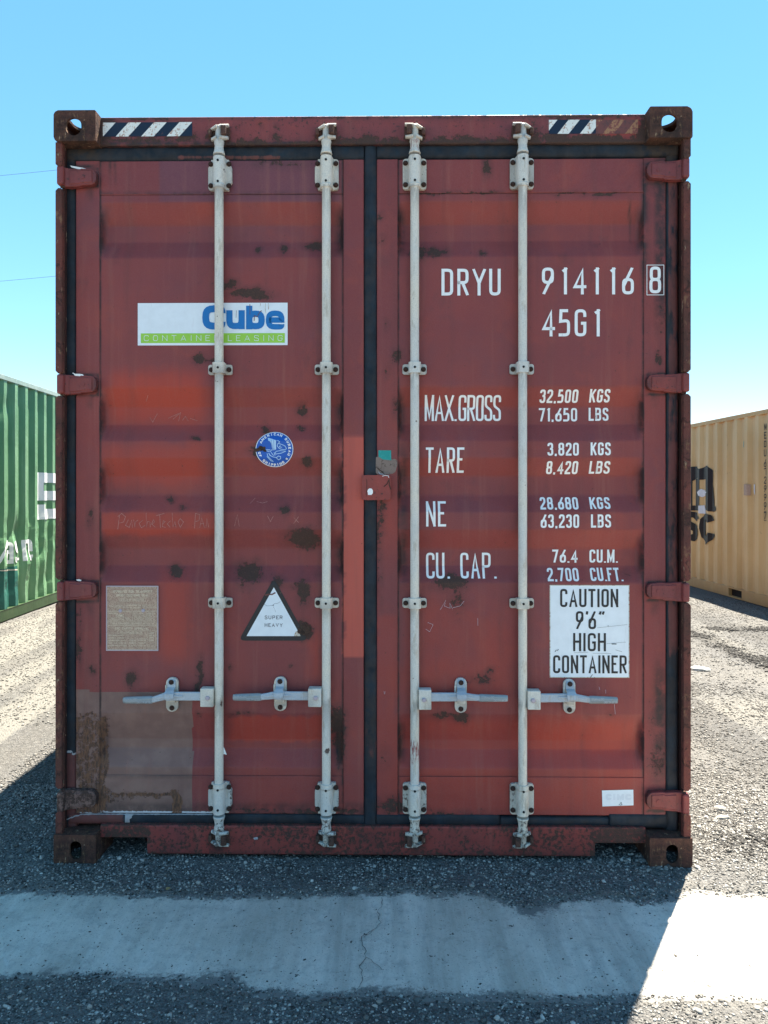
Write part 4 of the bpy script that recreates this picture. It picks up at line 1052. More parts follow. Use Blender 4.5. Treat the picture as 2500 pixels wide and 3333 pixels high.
# header and sill
DH = .050
mb = MB()
zt_, zb_ = PZ(250, DH), PZ(311.5, DH)
mb.sweep(rrect(DH, .145, zb_, PZ(249, DH), .006), 'x', .1625, W - .1625, .012)
header = wear(mb.build("door_header", M_red, RC), "header")
DS = .046
zs_t, zs_b = PZ(1785, DS), PZ(1848, DS)
mb = MB()
xa, xb = PX(318, DS, 1830), PX(1285, DS, 1830)
mb.sweep(rrect(DS, .14, zs_b, zs_t, .006), 'x', xa, xb, .010)
mb.sweep(rrect(DS, .14, PZ(1813, DS), zs_t, .005), 'x', .1625, xa, .010)
mb.sweep(rrect(DS, .14, PZ(1819, DS), zs_t, .005), 'x', xb, W - .1625, .010)
sill = wear(mb.build("door_sill", M_red, RC), "sill")

# doors
def door(x0, x1, p0, p1, label):
    mb = MB()
    mb.sweep(rrect(x0, p0 - .0015, D_FR, .112, .0045), 'z', ZB, ZT, .010)
    mb.sweep(rrect(p1 + .0015, x1, D_FR, .112, .0045), 'z', ZB, ZT, .010)
    mb.sweep(rrect(D_FR + .001, .112, ZPT + .001, ZT, .0035), 'x', p0 - .001, p1 + .001, .010)
    mb.sweep(rrect(D_FR + .001, .112, ZB, ZPB - .001, .0035), 'x', p0 - .001, p1 + .001, .010)
    d = wear(mb.build("door", M_red, RC)); tag(d, label)
    nx = int((p1 - p0) / .008); xs_ = np.linspace(p0 - .001, p1 + .001, nx)
    zs_ = np.unique(np.concatenate([np.arange(ZPB, ZPT, .008), KZ, [ZPT]]))
    zs_ = zs_[(zs_ >= ZPB) & (zs_ <= ZPT)]
    keep = [0]
    for i in range(1, len(zs_)):
        if zs_[i] - zs_[keep[-1]] > .0015 or zs_[i] in KZ: keep.append(i)
    zs_ = zs_[keep]
    Xg, Zg = np.meshgrid(xs_, zs_, indexing='ij')
    Yg = prof(Zg)
    # knees are pressed, not folded: round them a little
    Yg = (prof(Zg - .0028) + prof(Zg) + prof(Zg + .0028)) / 3
    e_ = np.minimum(Xg - p0, p1 - Xg); Yg = D_OUT + (Yg - D_OUT) * sstep(-.004, .016, e_)
    pn = grid_mesh("door_panel", Xg, Yg, Zg, M_red, d, smooth=True); wear(pn)
    return d
doorL = door(XL0, XL1, PL0, PL1, "left door with advertising decal and brown patched lower corner")
doorR = door(XR0, XR1, PR0, PR1, "right door with white code lettering")

# gaskets
def gasket(parent, axis_, a0, a1, t0, t1, d=.064, bulge=.013, wob=0.0, seed=0):
    n = 8; pr = []
    for k in range(n + 1):
        q = k / n; yb = d + bulge * (1 - max(0.0, math.sin(math.pi * q)) ** .34) ; pr.append((a0 + (a1 - a0) * q, yb))
    pr += [(a1, .100), (a0, .100)]
    mb = MB()
    if axis_ == 'x':
        mb.sweep([(b, a) for a, b in pr], 'x', t0, t1, .010, smooth=True, fn=lambda a, b, t: (a + wob * math.sin(t * 9 + seed), b + wob * .8 * math.sin(t * 5.3 + seed * 2)))
    else:
        mb.sweep(pr, 'z', t0, t1, .010, smooth=True, fn=lambda a, b, t: (a + wob * .6 * math.sin(t * 6 + seed), b + wob * math.sin(t * 8 + seed)))
    return wear(mb.build("gasket", M_rubber, parent), "gasket")
gd = .066
gasket(doorL, 'z', PX(132.5), PX(164.5), PZ(1792), PZ(322), gd, wob=.0008)
gasket(doorL, 'x', PZ(346), PZ(311), PX(139), PX(786), gd - .003, wob=.0010, seed=1)
gasket(doorR, 'x', PZ(343), PZ(309), PX(814), PX(1464), gd - .003, wob=.0010, seed=2)
gasket(doorR, 'z', PX(1437.5), PX(1467), PZ(1792), PZ(320), gd, wob=.0012, seed=3)
gasket(doorR, 'z', PX(785.5), PX(815), PZ(1793), PZ(308), gd - .005, wob=.0007, seed=4)
gasket(doorL, 'x', PZ(1785), PZ(1758), PX(142), PX(787), gd - .002, bulge=.016, wob=.0012, seed=5)
gasket(doorR, 'x', PZ(1785), PZ(1756), PX(813), PX(1079), gd - .004, bulge=.016, wob=.0008, seed=6)
gasket(doorR, 'x', PZ(1785), PZ(1762), PX(1080), PX(1318), gd + .002, bulge=.014, wob=.0008, seed=7)
gasket(doorR, 'x', PZ(1787), PZ(1752), PX(1316), PX(1440), gd - .006, bulge=.016, wob=.0008, seed=8)

# hinges
def hinge(parent, v0, v1, side):
    d1 = .044
    top, bot = PZ(v0, d1), PZ(v1, d1); mb = MB(); h_ = top - bot; mid = (top + bot) / 2
    fx = (lambda x: x) if side == 0 else (lambda x: W - x)
    xt = PX(210, .05) if side == 0 else W - PX(1396, .05)
    # blade: bends from the knuckle back to the door and tapers to a rounded tip
    st_ = []
    for i in range(25):
        q = i / 24; x_ = .020 + (xt - .020) * q
        hh = h_ / 2 * (1 - .24 * q) * (1 if q < .86 else math.sqrt(max(.02, 1 - ((q - .86) / .14) ** 2 * .82)))
        yc = .053 - .014 * (1 - min(1, q / .22)) ** 1.5
        st_.append((fx(x_), yc, mid + (.003 if q > .5 else 0), .014, hh))
    mb.loft(st_, c=.10)
    st2 = [(a, b - .0115, c, .006, e * .80) for a, b, c, d__, e in st_[5:22]]
    mb.loft(st2, c=.3)
    mb.lathe((fx(PX(182, .05) if side == 0 else W - PX(1420, .05)), .0335, mid + .002), [(.0085, 0), (.0085, .006)], 14, 'y')
    # knuckle
    mb.box(fx(.004), fx(.031), .012, .058, bot + .001, top - .001, .008)
    o = wear(mb.build("hinge", M_red, parent), "hinge")
    mb = MB(); mb.lathe((fx(.020), .034, bot - .004), [(.0085, 0), (.0085, h_ + .008)], 12, 'z'); mb.build("hinge_pin", M_keeper, o)
    return o
for a, b in HV: hinge(doorL, a, b, 0)
for a, b in HVR: hinge(doorR, a, b, 1)

# ------------------------------------------------------------------ locking bars
DB = .037
def bolt_mesh():
    mb = MB(); mb.lathe((0, 0, 0), [(.0098, 0), (.0098, -.002)], 16, 'y')
    mb.lathe((0, -.002, 0), [(.0078, 0), (.0078, -.005), (.0066, -.0068)], 6, 'y', smooth=False)
    mb.lathe((0, -.0068, 0), [(.0042, .0), (.0042, -.003)], 8, 'y')
    o = mb.build("tmp", M_bolt); me = o.data; bpy.data.objects.remove(o); me.name = "bolt"; return me
BOLT = bolt_mesh()
def bolt(parent, x, y, z): 
    o = bpy.data.objects.new("bolt", BOLT); COL.objects.link(o); o.parent = parent; o.location = (x, y, z); o.rotation_euler = (0, random.uniform(0, 1), 0); return o
def hole(mb, x, y, z, r=.0046): mb.lathe((x, y, z), [(r, 0), (r, .003)], 12, 'y', mi=1, smooth=False)  # dark disc stands for the shade in a drilled hole
def rounded_plate(x0, x1, z0, z1, r=.012, jag=0.0, seed=0, n=5):
    rg = random.Random(seed); pts = []
    for cx_, cz_, a0 in ((x1 - r, z0 + r, 270), (x1 - r, z1 - r, 0), (x0 + r, z1 - r, 90), (x0 + r, z0 + r, 180)):
        for k in range(n + 1):
            a_ = math.radians(a0 + 90 * k / n); pts.append((cx_ + r * math.cos(a_), cz_ + r * math.sin(a_)))
    return pts
def bearing(parent, xc, vs0, vs1, vp0, vp1, seed, missing=()):
    """big bolted bearing with a sleeve round the bar"""
    zt2, zb2 = PZ(vs0, DB - .02), PZ(vs1, DB - .02); pt, pb = PZ(vp0, .055), PZ(vp1, .055)
    mb = MB(); rg = random.Random(seed)
    pl_ = rounded_plate(xc - .046, xc + .046, pb, pt, .011)
    if missing:
        # flanges eaten away round the lost or rusted bolts: notch the outline
        q = []
        for (x_, z_) in resamp(pl_, .004):
            for sx_, sz_ in missing:
                cx_, cz_ = xc + sx_ * .044, (pt - .012 if sz_ > 0 else pb + .012)
                dx_, dz_ = x_ - cx_, z_ - cz_; d_ = math.hypot(dx_, dz_)
                if d_ < .018:
                    x_ = x_ + (-sx_) * (.018 - d_) * .9 + rg.uniform(-.001, .001)
            q.append((x_, z_))
        pl_ = q
    mb.prism(pl_, .052, .0655, bev=.0015 if not missing else 0)
    zc = (zt2 + zb2) / 2
    # sleeve: half-round boss merging into the plate
    pr = []
    for k in range(17):
        a_ = math.pi * k / 16; pr.append((xc + .0225 * math.cos(a_), DB - .0225 * math.sin(a_)))
    pr += [(xc - .0265, .058), (xc + .0265, .058)]
    mb.sweep(pr, 'z', zb2, zt2, .02, smooth=False)
    hole(mb, xc, DB - .0248, zt2 - .020); hole(mb, xc, DB - .0248, zb2 + .020)
    o = wear(mb.build("bearing", [M_bar, M_hole], parent), "bar")
    for sx_ in (-1, 1):
        for sz_ in (-1, 1):
            bolt(o, xc + sx_ * .0355, .0515, (pt - .0175) if sz_ > 0 else (pb + .0175))
    return o
def guide(parent, xc, v0, v1):
    z1_, z0_ = PZ(v0, .055), PZ(v1, .055); mb = MB()
    mb.prism(rounded_plate(xc - .047, xc + .047, z0_, z1_, .008), .056, .0655, bev=.0015)
    pr = [(xc + .0235, .0560), (xc + .0235, .026), (xc + .018, .0165), (xc - .018, .0165), (xc - .0235, .026), (xc - .0235, .0560)]
    mb.sweep(pr, 'z', z0_ + .002, z1_ + .004, .05)
    hole(mb, xc, .0145, (z0_ + z1_) / 2 + .003)
    o = wear(mb.build("guide_bracket", [M_bar, M_hole], parent), "bar")
    for sx_ in (-1, 1): bolt(o, xc + sx_ * .0345, .0555, (z0_ + z1_) / 2)
    return o
def cam(parent, xc, vneck, dirz, side):
    """cam end: neck, flare and two pairs of horns; dirz +1 = top end"""
    zn = PZ(vneck, DB); mb = MB(); s = dirz
    mb.lathe((xc, DB, zn), [(.0225, 0), (.0225, .004 * s), (.0205, .010 * s), (.0175, .022 * s), (.0170, .034 * s), (.0195, .046 * s), (.0195, .052 * s), (.0150, .060 * s), (.0135, .105 * s), (.0125, .112 * s)], 20)
    # lower horns and upper horns (tapering, tilted)
    for z_, w0, tilt, th in ((.062, .036, .004, .0075), (.104, .038, .010, .006)):
        for sgn in (-1, 1):
            k = 1.0 if sgn == side else .82
            stt = []
            for i in range(5):
                q = i / 4; stt.append((xc + sgn * (.006 + (w0 * k - .006) * q), DB - .010 + .010 * q, zn + s * (z_ + (tilt * q if sgn == side else -tilt * q * .6)), .014 * (1 - .45 * q), th * (1 - .35 * q)))
            mb.loft(stt, c=.3)
    o = wear(mb.build("cam", [M_bar, M_hole], parent), "bar")
    mb = MB()                                   # keeper fixed on the header / sill
    xk = xc + side * .021
    mb.box(xk - .010, xk + .010, .012, .052, zn + s * .070, zn + s * .106, .004)
    mb.box(xc - side * .034 - .007, xc - side * .034 + .007, .026, .052, zn + s * .072, zn + s * .098, .004)
    mb.box(xc - .040, xc + .040, .044, .0515, zn + s * .066, zn + s * .110, .003)
    mb.build("cam_keeper", M_keeper, header if s > 0 else sill)
    return o
def handle(parent, xc, sgn, vh, grip, arm, hub, catch, vc):
    """grip/arm/hub/catch: spans in u from the tip; vh = rows (grip centre, arm centre, hub centre)"""
    X = lambda u: PX(u, .026, 1500)
    zg, za, zh = (PZ(v, .026) for v in vh[:3])
    mb = MB(); gx0, gx1 = X(grip[0]), X(grip[1]); ax = X(arm); hx0, hx1 = X(hub[0]), X(hub[1])
    st_ = [(hx0 - 0 * sgn, .026, zh, .006, .0165), ((hx0 + ax) / 2, .026, zh, .006, .0165), (ax + .012 * (1 if ax < hx0 else -1), .024, za, .006, .0165), (ax, .023, za, .007, .014), ((ax + gx1) / 2, .021, (za + zg) / 2, .007, .0125), (gx1, .019, zg, .008, .0115)]
    mb.loft(st_, c=.25)
    # pressed ridge along the arm
    mb.loft([((hx0 + ax) / 2, .0185, za + .002, .002, .003), (ax, .0155, za, .003, .006), (ax + (gx1 - ax) * .7, .0135, (za + zg) / 2, .002, .003)], c=.3)
    ar = wear(mb.build("handle_arm", M_bar_b, parent), "bar")
    mb = MB(); mb.loft([(gx1, .019, zg, .0100, .0135), ((gx0 * .1 + gx1 * .9), .019, zg, .0108, .0142), ((gx0 * .9 + gx1 * .1), .018, zg - .001, .0108, .0120), (gx0, .018, zg - .001, .0090, .0105)], c=.3)
    gr = wear(mb.build("handle_grip", M_grip, parent), "bar")
    # raised word on the sleeve, upright then upside down
    xl, xr = min(gx0, gx1), max(gx0, gx1); pl = Plan(); w_ = xr - xl
    pl.text("SURALOC", xl + .006, xl + w_ * .50, zg + .001, zg + .0095, .0013, 0)
    q = Plan(); q.text("SURALOC", 0, w_ * .48, 0, .0085, .0013, 0)
    pl.v += [(xr - .003 - a, zg - .001 - b, l) for a, b, l in q.v]; n0 = len(pl.v) - len(q.v)
    pl.f += [[i + n0 for i in f] for f in q.f]; pl.m += q.m
    pl.drape("embossed_word", M_bar_b, parent, lambda a, b, l: Vector((a, .0065 - l, b)))
    mb = MB()
    hb = PZ(vh[3][0], .03), PZ(vh[3][1], .03)
    mb.box(hx0, hx1, .012, .052, hb[1], hb[0], .003)
    mb.lathe(((hx0 + hx1) / 2 - .004 * sgn, .012, (hb[0] + hb[1]) / 2), [(.0085, 0), (.0085, -.004), (.006, -.006)], 14, 'y', mi=1)
    wear(mb.build("handle_hub", [M_bar, M_plate_r], parent), "bar")
    # catch: back plate, swivel tab over the arm, two bolts
    c0, c1 = PX(catch[0], .06, 1500), PX(catch[1], .06, 1500); zt2, zb2 = PZ(vc[0], .06), PZ(vc[1], .06); xm = (c0 + c1) / 2; w_ = (c1 - c0)
    mb = MB(); mb.prism(rounded_plate(c0, c1, zb2, zt2, w_ * .46), .052, .0655, bev=.0015)
    mb.box(c0 - .002, c0 + .006, .046, .054, za + .002, zt2 - .028, .002)
    mb.prism(rounded_plate(xm - .0165, xm + .0165, za - .030, za - .010, .004), .034, .052, bev=.001)
    kb = wear(mb.build("handle_catch", M_bar, parent), "bar")
    mb = MB(); pr = []
    z_top = zt2 - .004
    for (z_, y_, hw) in ((z_top, .050, .012), (z_top - .010, .046, .0155), (z_top - .030, .042, .016), (za + .022, .022, .016), (za + .012, .008, .019), (za - .004, .006, .017), (za - .014, .010, .007)):
        pr.append((z_, y_, hw))
    vs, fs = [], []
    for z_, y_, hw in pr:
        vs += [(xm - hw, y_, z_), (xm + hw, y_, z_), (xm + hw, y_ + .006, z_), (xm - hw, y_ + .006, z_)]
    for i in range(len(pr) - 1):
        for k in range(4): fs.append((i * 4 + k, i * 4 + (k + 1) % 4, i * 4 + 4 + (k + 1) % 4, i * 4 + 4 + k))
    fs += [(0, 1, 2, 3), tuple(len(vs) - 4 + k for k in range(4))]; mb.add(vs, fs)
    mb.lathe((xm - .001, .0072, za + .004), [(.006, 0), (.006, -.0012)], 12, 'y')
    wear(mb.build("catch_tab", M_bar_b, parent), "bar")
    bolt(parent, xm, .043, zt2 - .015); bolt(parent, xm, .0515, zb2 + .015)

BARS = [(472, 1, "left door"), (704.5, 1, ""), (896, -1, ""), (1130, -1, "")]
miss = {0: ((1, 1), (1, -1), (-1, 1)), 1: ((-1, 1), (-1, -1)), 2: (), 3: ()}
missb = {0: ((1, 1), (1, -1), (-1, 1), (-1, -1)), 1: ((1, 1), (1, -1), (-1, 1), (-1, -1)), 2: (), 3: ()}
bars = []
for i, (ub, side, _) in enumerate(BARS):
    xc = PX(ub, DB - .01); mb = MB()
    zt1, zb1 = PZ(400, DB), PZ(1702, DB)
    n = 90; pr = [(.0232, zb1 - .004), (.0232, zb1 + .004), (.0195, zb1 + .012), (.0172, zb1 + .016)] + [(.0170, zb1 + .02 + (zt1 - zb1 - .04) * k / n) for k in range(n + 1)] + [(.0175, zt1 - .016), (.0200, zt1 - .010), (.0232, zt1 - .002), (.0232, zt1 + .004)]
    mb.lathe((xc, DB, 0), pr, 20)
    bar = wear(mb.build("locking_bar", M_bar, RC), "bar"); bars.append(bar)
    bearing(bar, xc, 333, 401, 344, 410, i, miss[i])
    bearing(bar, xc, 1697, 1763, 1691, 1757, 10 + i, missb[i])
    guide(bar, xc, 787, 809); guide(bar, xc, 1292, 1313)
    cam(bar, xc, 333, 1, side); cam(bar, xc, 1764, -1, side if i < 2 else -1)
tag(bars[0], "leftmost locking bar"); tag(bars[1], "second locking bar from the left"); tag(bars[2], "third locking bar, rubbed red near its foot"); tag(bars[3], "rightmost locking bar")
def Q(x, off, sc=2.304): return (off + x / sc) * K
h1 = lambda x: Q(x, 380); hv_ = lambda y: (2150 + y / 2.304) * K
h2 = lambda x: Q(x, 1320, 2.273); hv2 = lambda y: (2150 + y / 2.273) * K
handle(bars[0], 0, -1, (hv_(297), hv_(272), hv_(272), (hv_(207), hv_(345))), (h1(57), h1(272)), h1(362), (h1(632), h1(730)), (h1(374), h1(464)), (hv_(130), hv_(385)))
handle(bars[1], 0, -1, (hv_(273), hv_(262), hv_(267), (hv_(204), hv_(342))), (h1(877), h1(1085)), h1(1175), (h1(1438), h1(1536)), (h1(1183), h1(1275)), (hv_(122), hv_(377)))
handle(bars[2], 0, 1, (hv2(270), hv2(265), hv2(268), (hv2(207), hv2(355))), (h2(753), h2(545)), h2(455), (h2(190), h2(97)), (h2(364), h2(452)), (hv2(125), hv2(380)))
handle(bars[3], 0, 1, (hv2(281), hv2(268), hv2(272), (hv2(213), hv2(352))), (h2(1562), h2(1355)), h2(1262), (h2(995), h2(900)), (h2(1166), h2(1253)), (hv2(132), hv2(383)))

# ------------------------------------------------------------------ decals and lettering on the red container
LIFT = .0012
def sub(a, b, s=.02): return []
def box_uv(u0, u1, v0, v1, d=D_OUT):
    um, vm = (u0 + u1) / 2, (v0 + v1) / 2
    return P(u0, vm, d)[0], P(u1, vm, d)[0], P(um, v1, d)[1], P(um, v0, d)[1]
def line_text(pl, txt, u0, u1, v0, v1, t, lift=LIFT, mi=0, gap=.14):
    d = dsurf(*P((u0 + u1) / 2, (v0 + v1) / 2, D_OUT)); x0, x1, z0, z1 = box_uv(u0, u1, v0, v1, d)
    pl.text(txt, x0, x1, z0, z1, t, lift, mi, gap)
def A1(x, y): return (1370 + x / 1.9988) * K, (820 + y / 1.9988) * K
def A2(x, y): return (1370 + x / 1.9988) * K, (1400 + y / 1.9988) * K
def word(txt, fn, x0, x1, y0, y1, t, label=None, name="lettering", parent=None, mat=None, gap=.14):
    pl = Plan(); u0, v0 = fn(x0, y0); u1, v1 = fn(x1, y1); line_text(pl, txt, u0, u1, v0, v1, t, gap=gap)
    o = pl.drape(name, mat or M_letter, parent or doorR, on_door, zk=list(KZ)); 
    if label: tag(o, label)
    return o
def letters(txt, fn, spans, y0, y1, t, label=None):
    pl = Plan()
    for c, (a, b) in zip(txt, spans):
        u0, v0 = fn(a, y0); u1, v1 = fn(b, y1); x0, x1, z0, z1 = box_uv(u0, u1, v0, v1)
        for vs, fs in glyph(c, x1 - x0, z1 - z0, t): pl.add([(x0 + p, z0 + q) for p, q in vs], fs, LIFT)
    o = pl.drape("lettering", M_letter, doorR, on_door, zk=list(KZ)); tag(o, label); return o
T1, T2 = .0118, .0078
letters("DRYU", A1, [(134, 210), (237, 310), (335, 422), (444, 519)], 110, 284, T1, "white letters DRYU")
letters("914116", A1, [(787, 865), (912, 950), (988, 1076), (1119, 1157), (1225, 1263), (1308, 1385)], 102, 277, T1, "white digits 914116")
pl = Plan(); u0, v0 = A1(1486, 95); u1, v1 = A1(1562, 270); x0, x1, z0, z1 = box_uv(u0, u1, v0, v1, D_FR)
for vs, fs in glyph('8', x1 - x0, z1 - z0, T1): pl.add([(x0 + p, z0 + q) for p, q in vs], fs, LIFT)
u0, v0 = A1(1470, 86); u1, v1 = A1(1580, 280); x0, x1, z0, z1 = box_uv(u0, u1, v0, v1, D_FR); pl.frame(x0, x1, z0, z1, .0024, LIFT)
tag(pl.drape("lettering", M_letter, doorR, on_door), "boxed white digit 8")
letters("45G1", A1, [(786, 872), (896, 970), (1000, 1076), (1123, 1163)], 373, 550, T1, "white code 45G1")
letters("MAX.GROSS", A1, [(27, 88), (93, 154), (157, 218), (221, 240), (249, 301), (306, 359), (364, 415), (420, 472), (476, 529)], 928, 1095, .0088, "white words MAX.GROSS")
word("32,500", A1, 773, 1022, 898, 981, T2); word("KGS", A1, 1097, 1230, 895, 978, T2)
word("71,650", A1, 767, 1016, 1016, 1103, T2); word("LBS", A1, 1091, 1220, 1014, 1099, T2)
word("TARE", A2, 32, 282, 113, 277, .0092); word("3,820", A2, 823, 1027, 82, 166, T2); word("KGS", A2, 1104, 1235, 80, 164, T2)
word("8,420", A2, 816, 1021, 202, 286, T2); word("LBS", A2, 1096, 1230, 202, 283, T2)
word("NE", A2, 34, 164, 463, 627, .0092); word("28,680", A2, 774, 1022, 436, 516, T2); word("KGS", A2, 1097, 1230, 436, 513, T2)
word("63,230", A2, 779, 1029, 548, 636, T2); word("LBS", A2, 1106, 1237, 548, 634, T2)
letters("CU.", A2, [(36, 92), (101, 157), (173, 192)], 802, 967, .0092, "white letters CU."); letters("CAP.", A2, [(261, 315), (330, 388), (404, 461), (478, 497)], 802, 967, .0092, "white letters CAP.")
word("76.4", A2, 854, 1019, 777, 862, T2); word("CU.M.", A2, 1096, 1279, 777, 862, T2)
word("2,700", A2, 821, 1025, 898, 980, T2); word("CU.FT.", A2, 1101, 1309, 897, 979, T2)

# caution sign
def A3(x, y): return (1750 + x / 4.74) * K, (1850 + y / 4.74) * K
def sign_box(fn, a, b, d=D_OUT): (u0, v0), (u1, v1) = fn(*a), fn(*b); return box_uv(u0, u1, v0, v1, d)
pl = Plan(); x0, x1, z0, z1 = sign_box(A3, (184, 256), (1414, 1686)); pl.rect(x0, x1, z0, z1, .0010, 0)
pl.frame(x0 + .0015, x1 - .0015, z0 + .0015, z1 - .0015, .003, .0013, 2)
for txt, a, b, c, d, t in (("CAUTION", 345, 1242, 316, 597, .0085), ("HIGH", 546, 1052, 997, 1277, .0085), ("CONTAINER", 238, 1372, 1340, 1617, .0082)):
    x0, x1, z0, z1 = sign_box(A3, (a, c), (b, d)); pl.text(txt, x0, x1, z0, z1, t, .0018, 1)
for ch, a, b in (("9", 588, 706), ("'", 738, 780), ("6", 782, 900), ('"', 938, 1030)):
    x0, x1, z0, z1 = sign_box(A3, (a, 660), (b, 937))
    for vs, fs in glyph(ch, x1 - x0, z1 - z0, .0085): pl.add([(x0 + p, z0 + q) for p, q in vs], fs, .0018, 1)
for (a, b, c, d, t) in ((920, 915, 1380, 865, .0008), (1060, 1160, 1360, 1135, .0008), (1140, 1165, 1215, 1165, .0030), (850, 1308, 1130, 1312, .0008), (1200, 1255, 1300, 1285, .0010), (265, 1285, 290, 1255, .0022), (300, 1270, 320, 1245, .0022), (940, 570, 940, 590, .004), (840, 1135, 885, 1175, .0030), (560, 1300, 780, 1290, .0008), (810, 1680, 845, 1635, .002), (1080, 885, 1090, 886, .003)):
    p0 = P(*A3(a, b), D_OUT); p1 = P(*A3(c, d), D_OUT); pl.line([p0, p1], t, .0023, 1)
tag(pl.drape("caution_sign", [M_white, M_black, M_cream], doorR, on_door), "white CAUTION 9'6\" HIGH CONTAINER sign")

# advertising decal
def A5(x, y): return (400 + x / 2.765) * K, (950 + y / 2.765) * K
pl = Plan(); x0, x1, z0, z1 = sign_box(A5, (135, 100), (1483, 481)); pl.rect(x0, x1, z0, z1, .0010, 0)
x0, x1, z0, z1 = sign_box(A5, (163, 373), (1458, 460)); pl.rect(x0, x1, z0, z1, .0014, 1)
for txt, a, b in (("CONTAINER", 190, 868), ("LEASING", 947, 1437)):
    x0, x1, z0, z1 = sign_box(A5, (a, 391), (b, 442)); pl.text(txt, x0, x1, z0, z1, .0019, .0019, 0, gap=.46)
for ch, a, b, c, d, t in (("C", 716, 925, 122, 340, .027), ("u", 932, 1098, 122, 337, .0245), ("b", 1110, 1278, 126, 338, .0245), ("e", 1287, 1455, 122, 340, .0215)):
    x0, x1, z0, z1 = sign_box(A5, (a, c), (b, d))
    for vs, fs in glyph(ch, x1 - x0, z1 - z0, t): pl.add([(x0 + p, z0 + q) for p, q in vs], fs, .0018, 2)
for pts_ in (((1285, 105), (1282, 150), (1286, 190)), ((1240, 104), (1238, 130)), ((1310, 104), (1312, 160))):
    pl.line([P(*A5(*q), D_OUT) for q in pts_], .0018, .0025, 3)
pl.line([P(*A5(*q), D_OUT) for q in ((1144, 113), (1146, 160), (1144, 205))], .0020, .0025, 4)
pl.line([P(*A5(*q), D_OUT) for q in ((1182, 262), (1186, 215), (1210, 225), (1240, 175), (1252, 172))], .0026, .0025, 4)
pl.line([P(*A5(*q), D_OUT) for q in ((1023, 168), (1020, 235))], .0012, .0025, 4)
tag(pl.drape("advertising_decal", [M_white, M_green_p, M_blue, M_cream, M_worn], doorL, on_door), "white decal with blue word and green CONTAINER LEASING band")

# round blue decal
def A6(x, y): return (800 + x / 9.217) * K, (1380 + y / 9.217) * K
C6 = P(*A6(862, 760), D_OUT); R6 = (P(*A6(1427, 760), D_OUT)[0] - P(*A6(297, 760), D_OUT)[0]) / 2; k6 = R6 / 565; kz6 = (P(*A6(862, 230), D_OUT)[1] - P(*A6(862, 1290), D_OUT)[1]) / 2 / 530
def e6(x, y): return (C6[0] + (x - 862) * k6, C6[1] - (y - 760) * kz6)
pl = Plan()
pl.poly([(C6[0] + R6 * math.cos(a), C6[1] + kz6 * 530 * math.sin(a)) for a in np.linspace(0, 2 * math.pi, 49)[:-1]], .0010, 1)
pl.poly([(C6[0] + R6 * .965 * math.cos(a), C6[1] + kz6 * 512 * math.sin(a)) for a in np.linspace(0, 2 * math.pi, 49)[:-1]], .0013, 0)
def arc_text(txt, a0, a1, rad, h, t, inward):
    n = len(txt)
    for i, ch in enumerate(txt):
        if ch == ' ': continue
        ang = math.radians(a0 + (a1 - a0) * i / (n - 1)); gw = (G[ch][0] * 1.35 + t / h) * h
        up = Vector((math.cos(ang), math.sin(ang))) * (1 if not inward else -1); rt = Vector((up.y, -up.x))
        c_ = Vector((862, 760)) * 0 + Vector((math.cos(ang) * rad, math.sin(ang) * rad))
        for vs, fs in glyph(ch, gw, h, t):
            o_ = []
            for p, q in vs:
                w_ = c_ + rt * (p - gw / 2) + up * (q - h / 2); o_.append((C6[0] + w_.x * k6, C6[1] + w_.y * kz6))
            pl.add(o_, fs, .0018, 1)
arc_text("AMERICAN BUREAU", 152, -20, 460, 78, 21, False)
arc_text("OF SHIPPING", 194, 303, 465, 78, 21, True)
sx_, sy_ = 1232, 1045
pl.poly([e6(sx_ + (42 if k % 2 == 0 else 17) * math.sin(k * math.pi / 5), sy_ - (42 if k % 2 == 0 else 17) * math.cos(k * math.pi / 5)) for k in range(10)], .0018, 1)
pl.poly([e6(*q) for q in ((655, 430), (690, 415), (750, 432), (910, 490), (902, 600), (915, 760), (800, 742), (770, 600), (740, 530), (680, 500))], .0017, 2)
for q in (((925, 490), (985, 505), (1020, 540), (965, 600), (945, 660), (1000, 730), (1070, 760), (1180, 775), (1222, 745), (1190, 670), (1100, 620), (1000, 590)), ((1040, 640), (1010, 690), (1090, 700)), ((740, 840), (770, 780), (900, 770)), ((880, 870), (920, 820), (1040, 800), (1200, 820), (1080, 872), (900, 905), (880, 870)),
          ((640, 880), (660, 960), (740, 1050), (815, 1120), (750, 1105), (640, 975)), ((700, 900), (760, 960), (830, 990), (930, 1010)), ((930, 1005), (980, 960), (1050, 980), (1050, 1040), (985, 1075), (940, 1040), (930, 1005)), ((610, 770), (740, 780)), ((610, 800), (720, 830)), ((760, 850), (840, 950)), ((850, 850), (880, 950)), ((690, 870), (740, 960))):
    pl.line([e6(*z_) for z_ in q], 17 * k6, .0018, 2)
for q in (((760, 470), (820, 740)), ((840, 480), (850, 745))): pl.line([e6(*z_) for z_ in q], 9 * k6, .0021, 0)
for cx_, cy_, r_ in ((500, 730, 95), (410, 760, 95), (575, 800, 62), (340, 780, 80), (450, 690, 60)):
    rg = random.Random(cx_); pl.poly([e6(cx_ + r_ * rg.uniform(.65, 1.15) * math.cos(a), cy_ + r_ * .75 * rg.uniform(.6, 1.15) * math.sin(a)) for a in np.linspace(0, 6.28, 17)[:-1]], .0026, 3)
tag(pl.drape("round_decal", [M_dblue, M_letter, M_lblue, M_bolt], doorL, on_door, zk=list(KZ)), "round blue AMERICAN BUREAU OF SHIPPING decal with eagle")

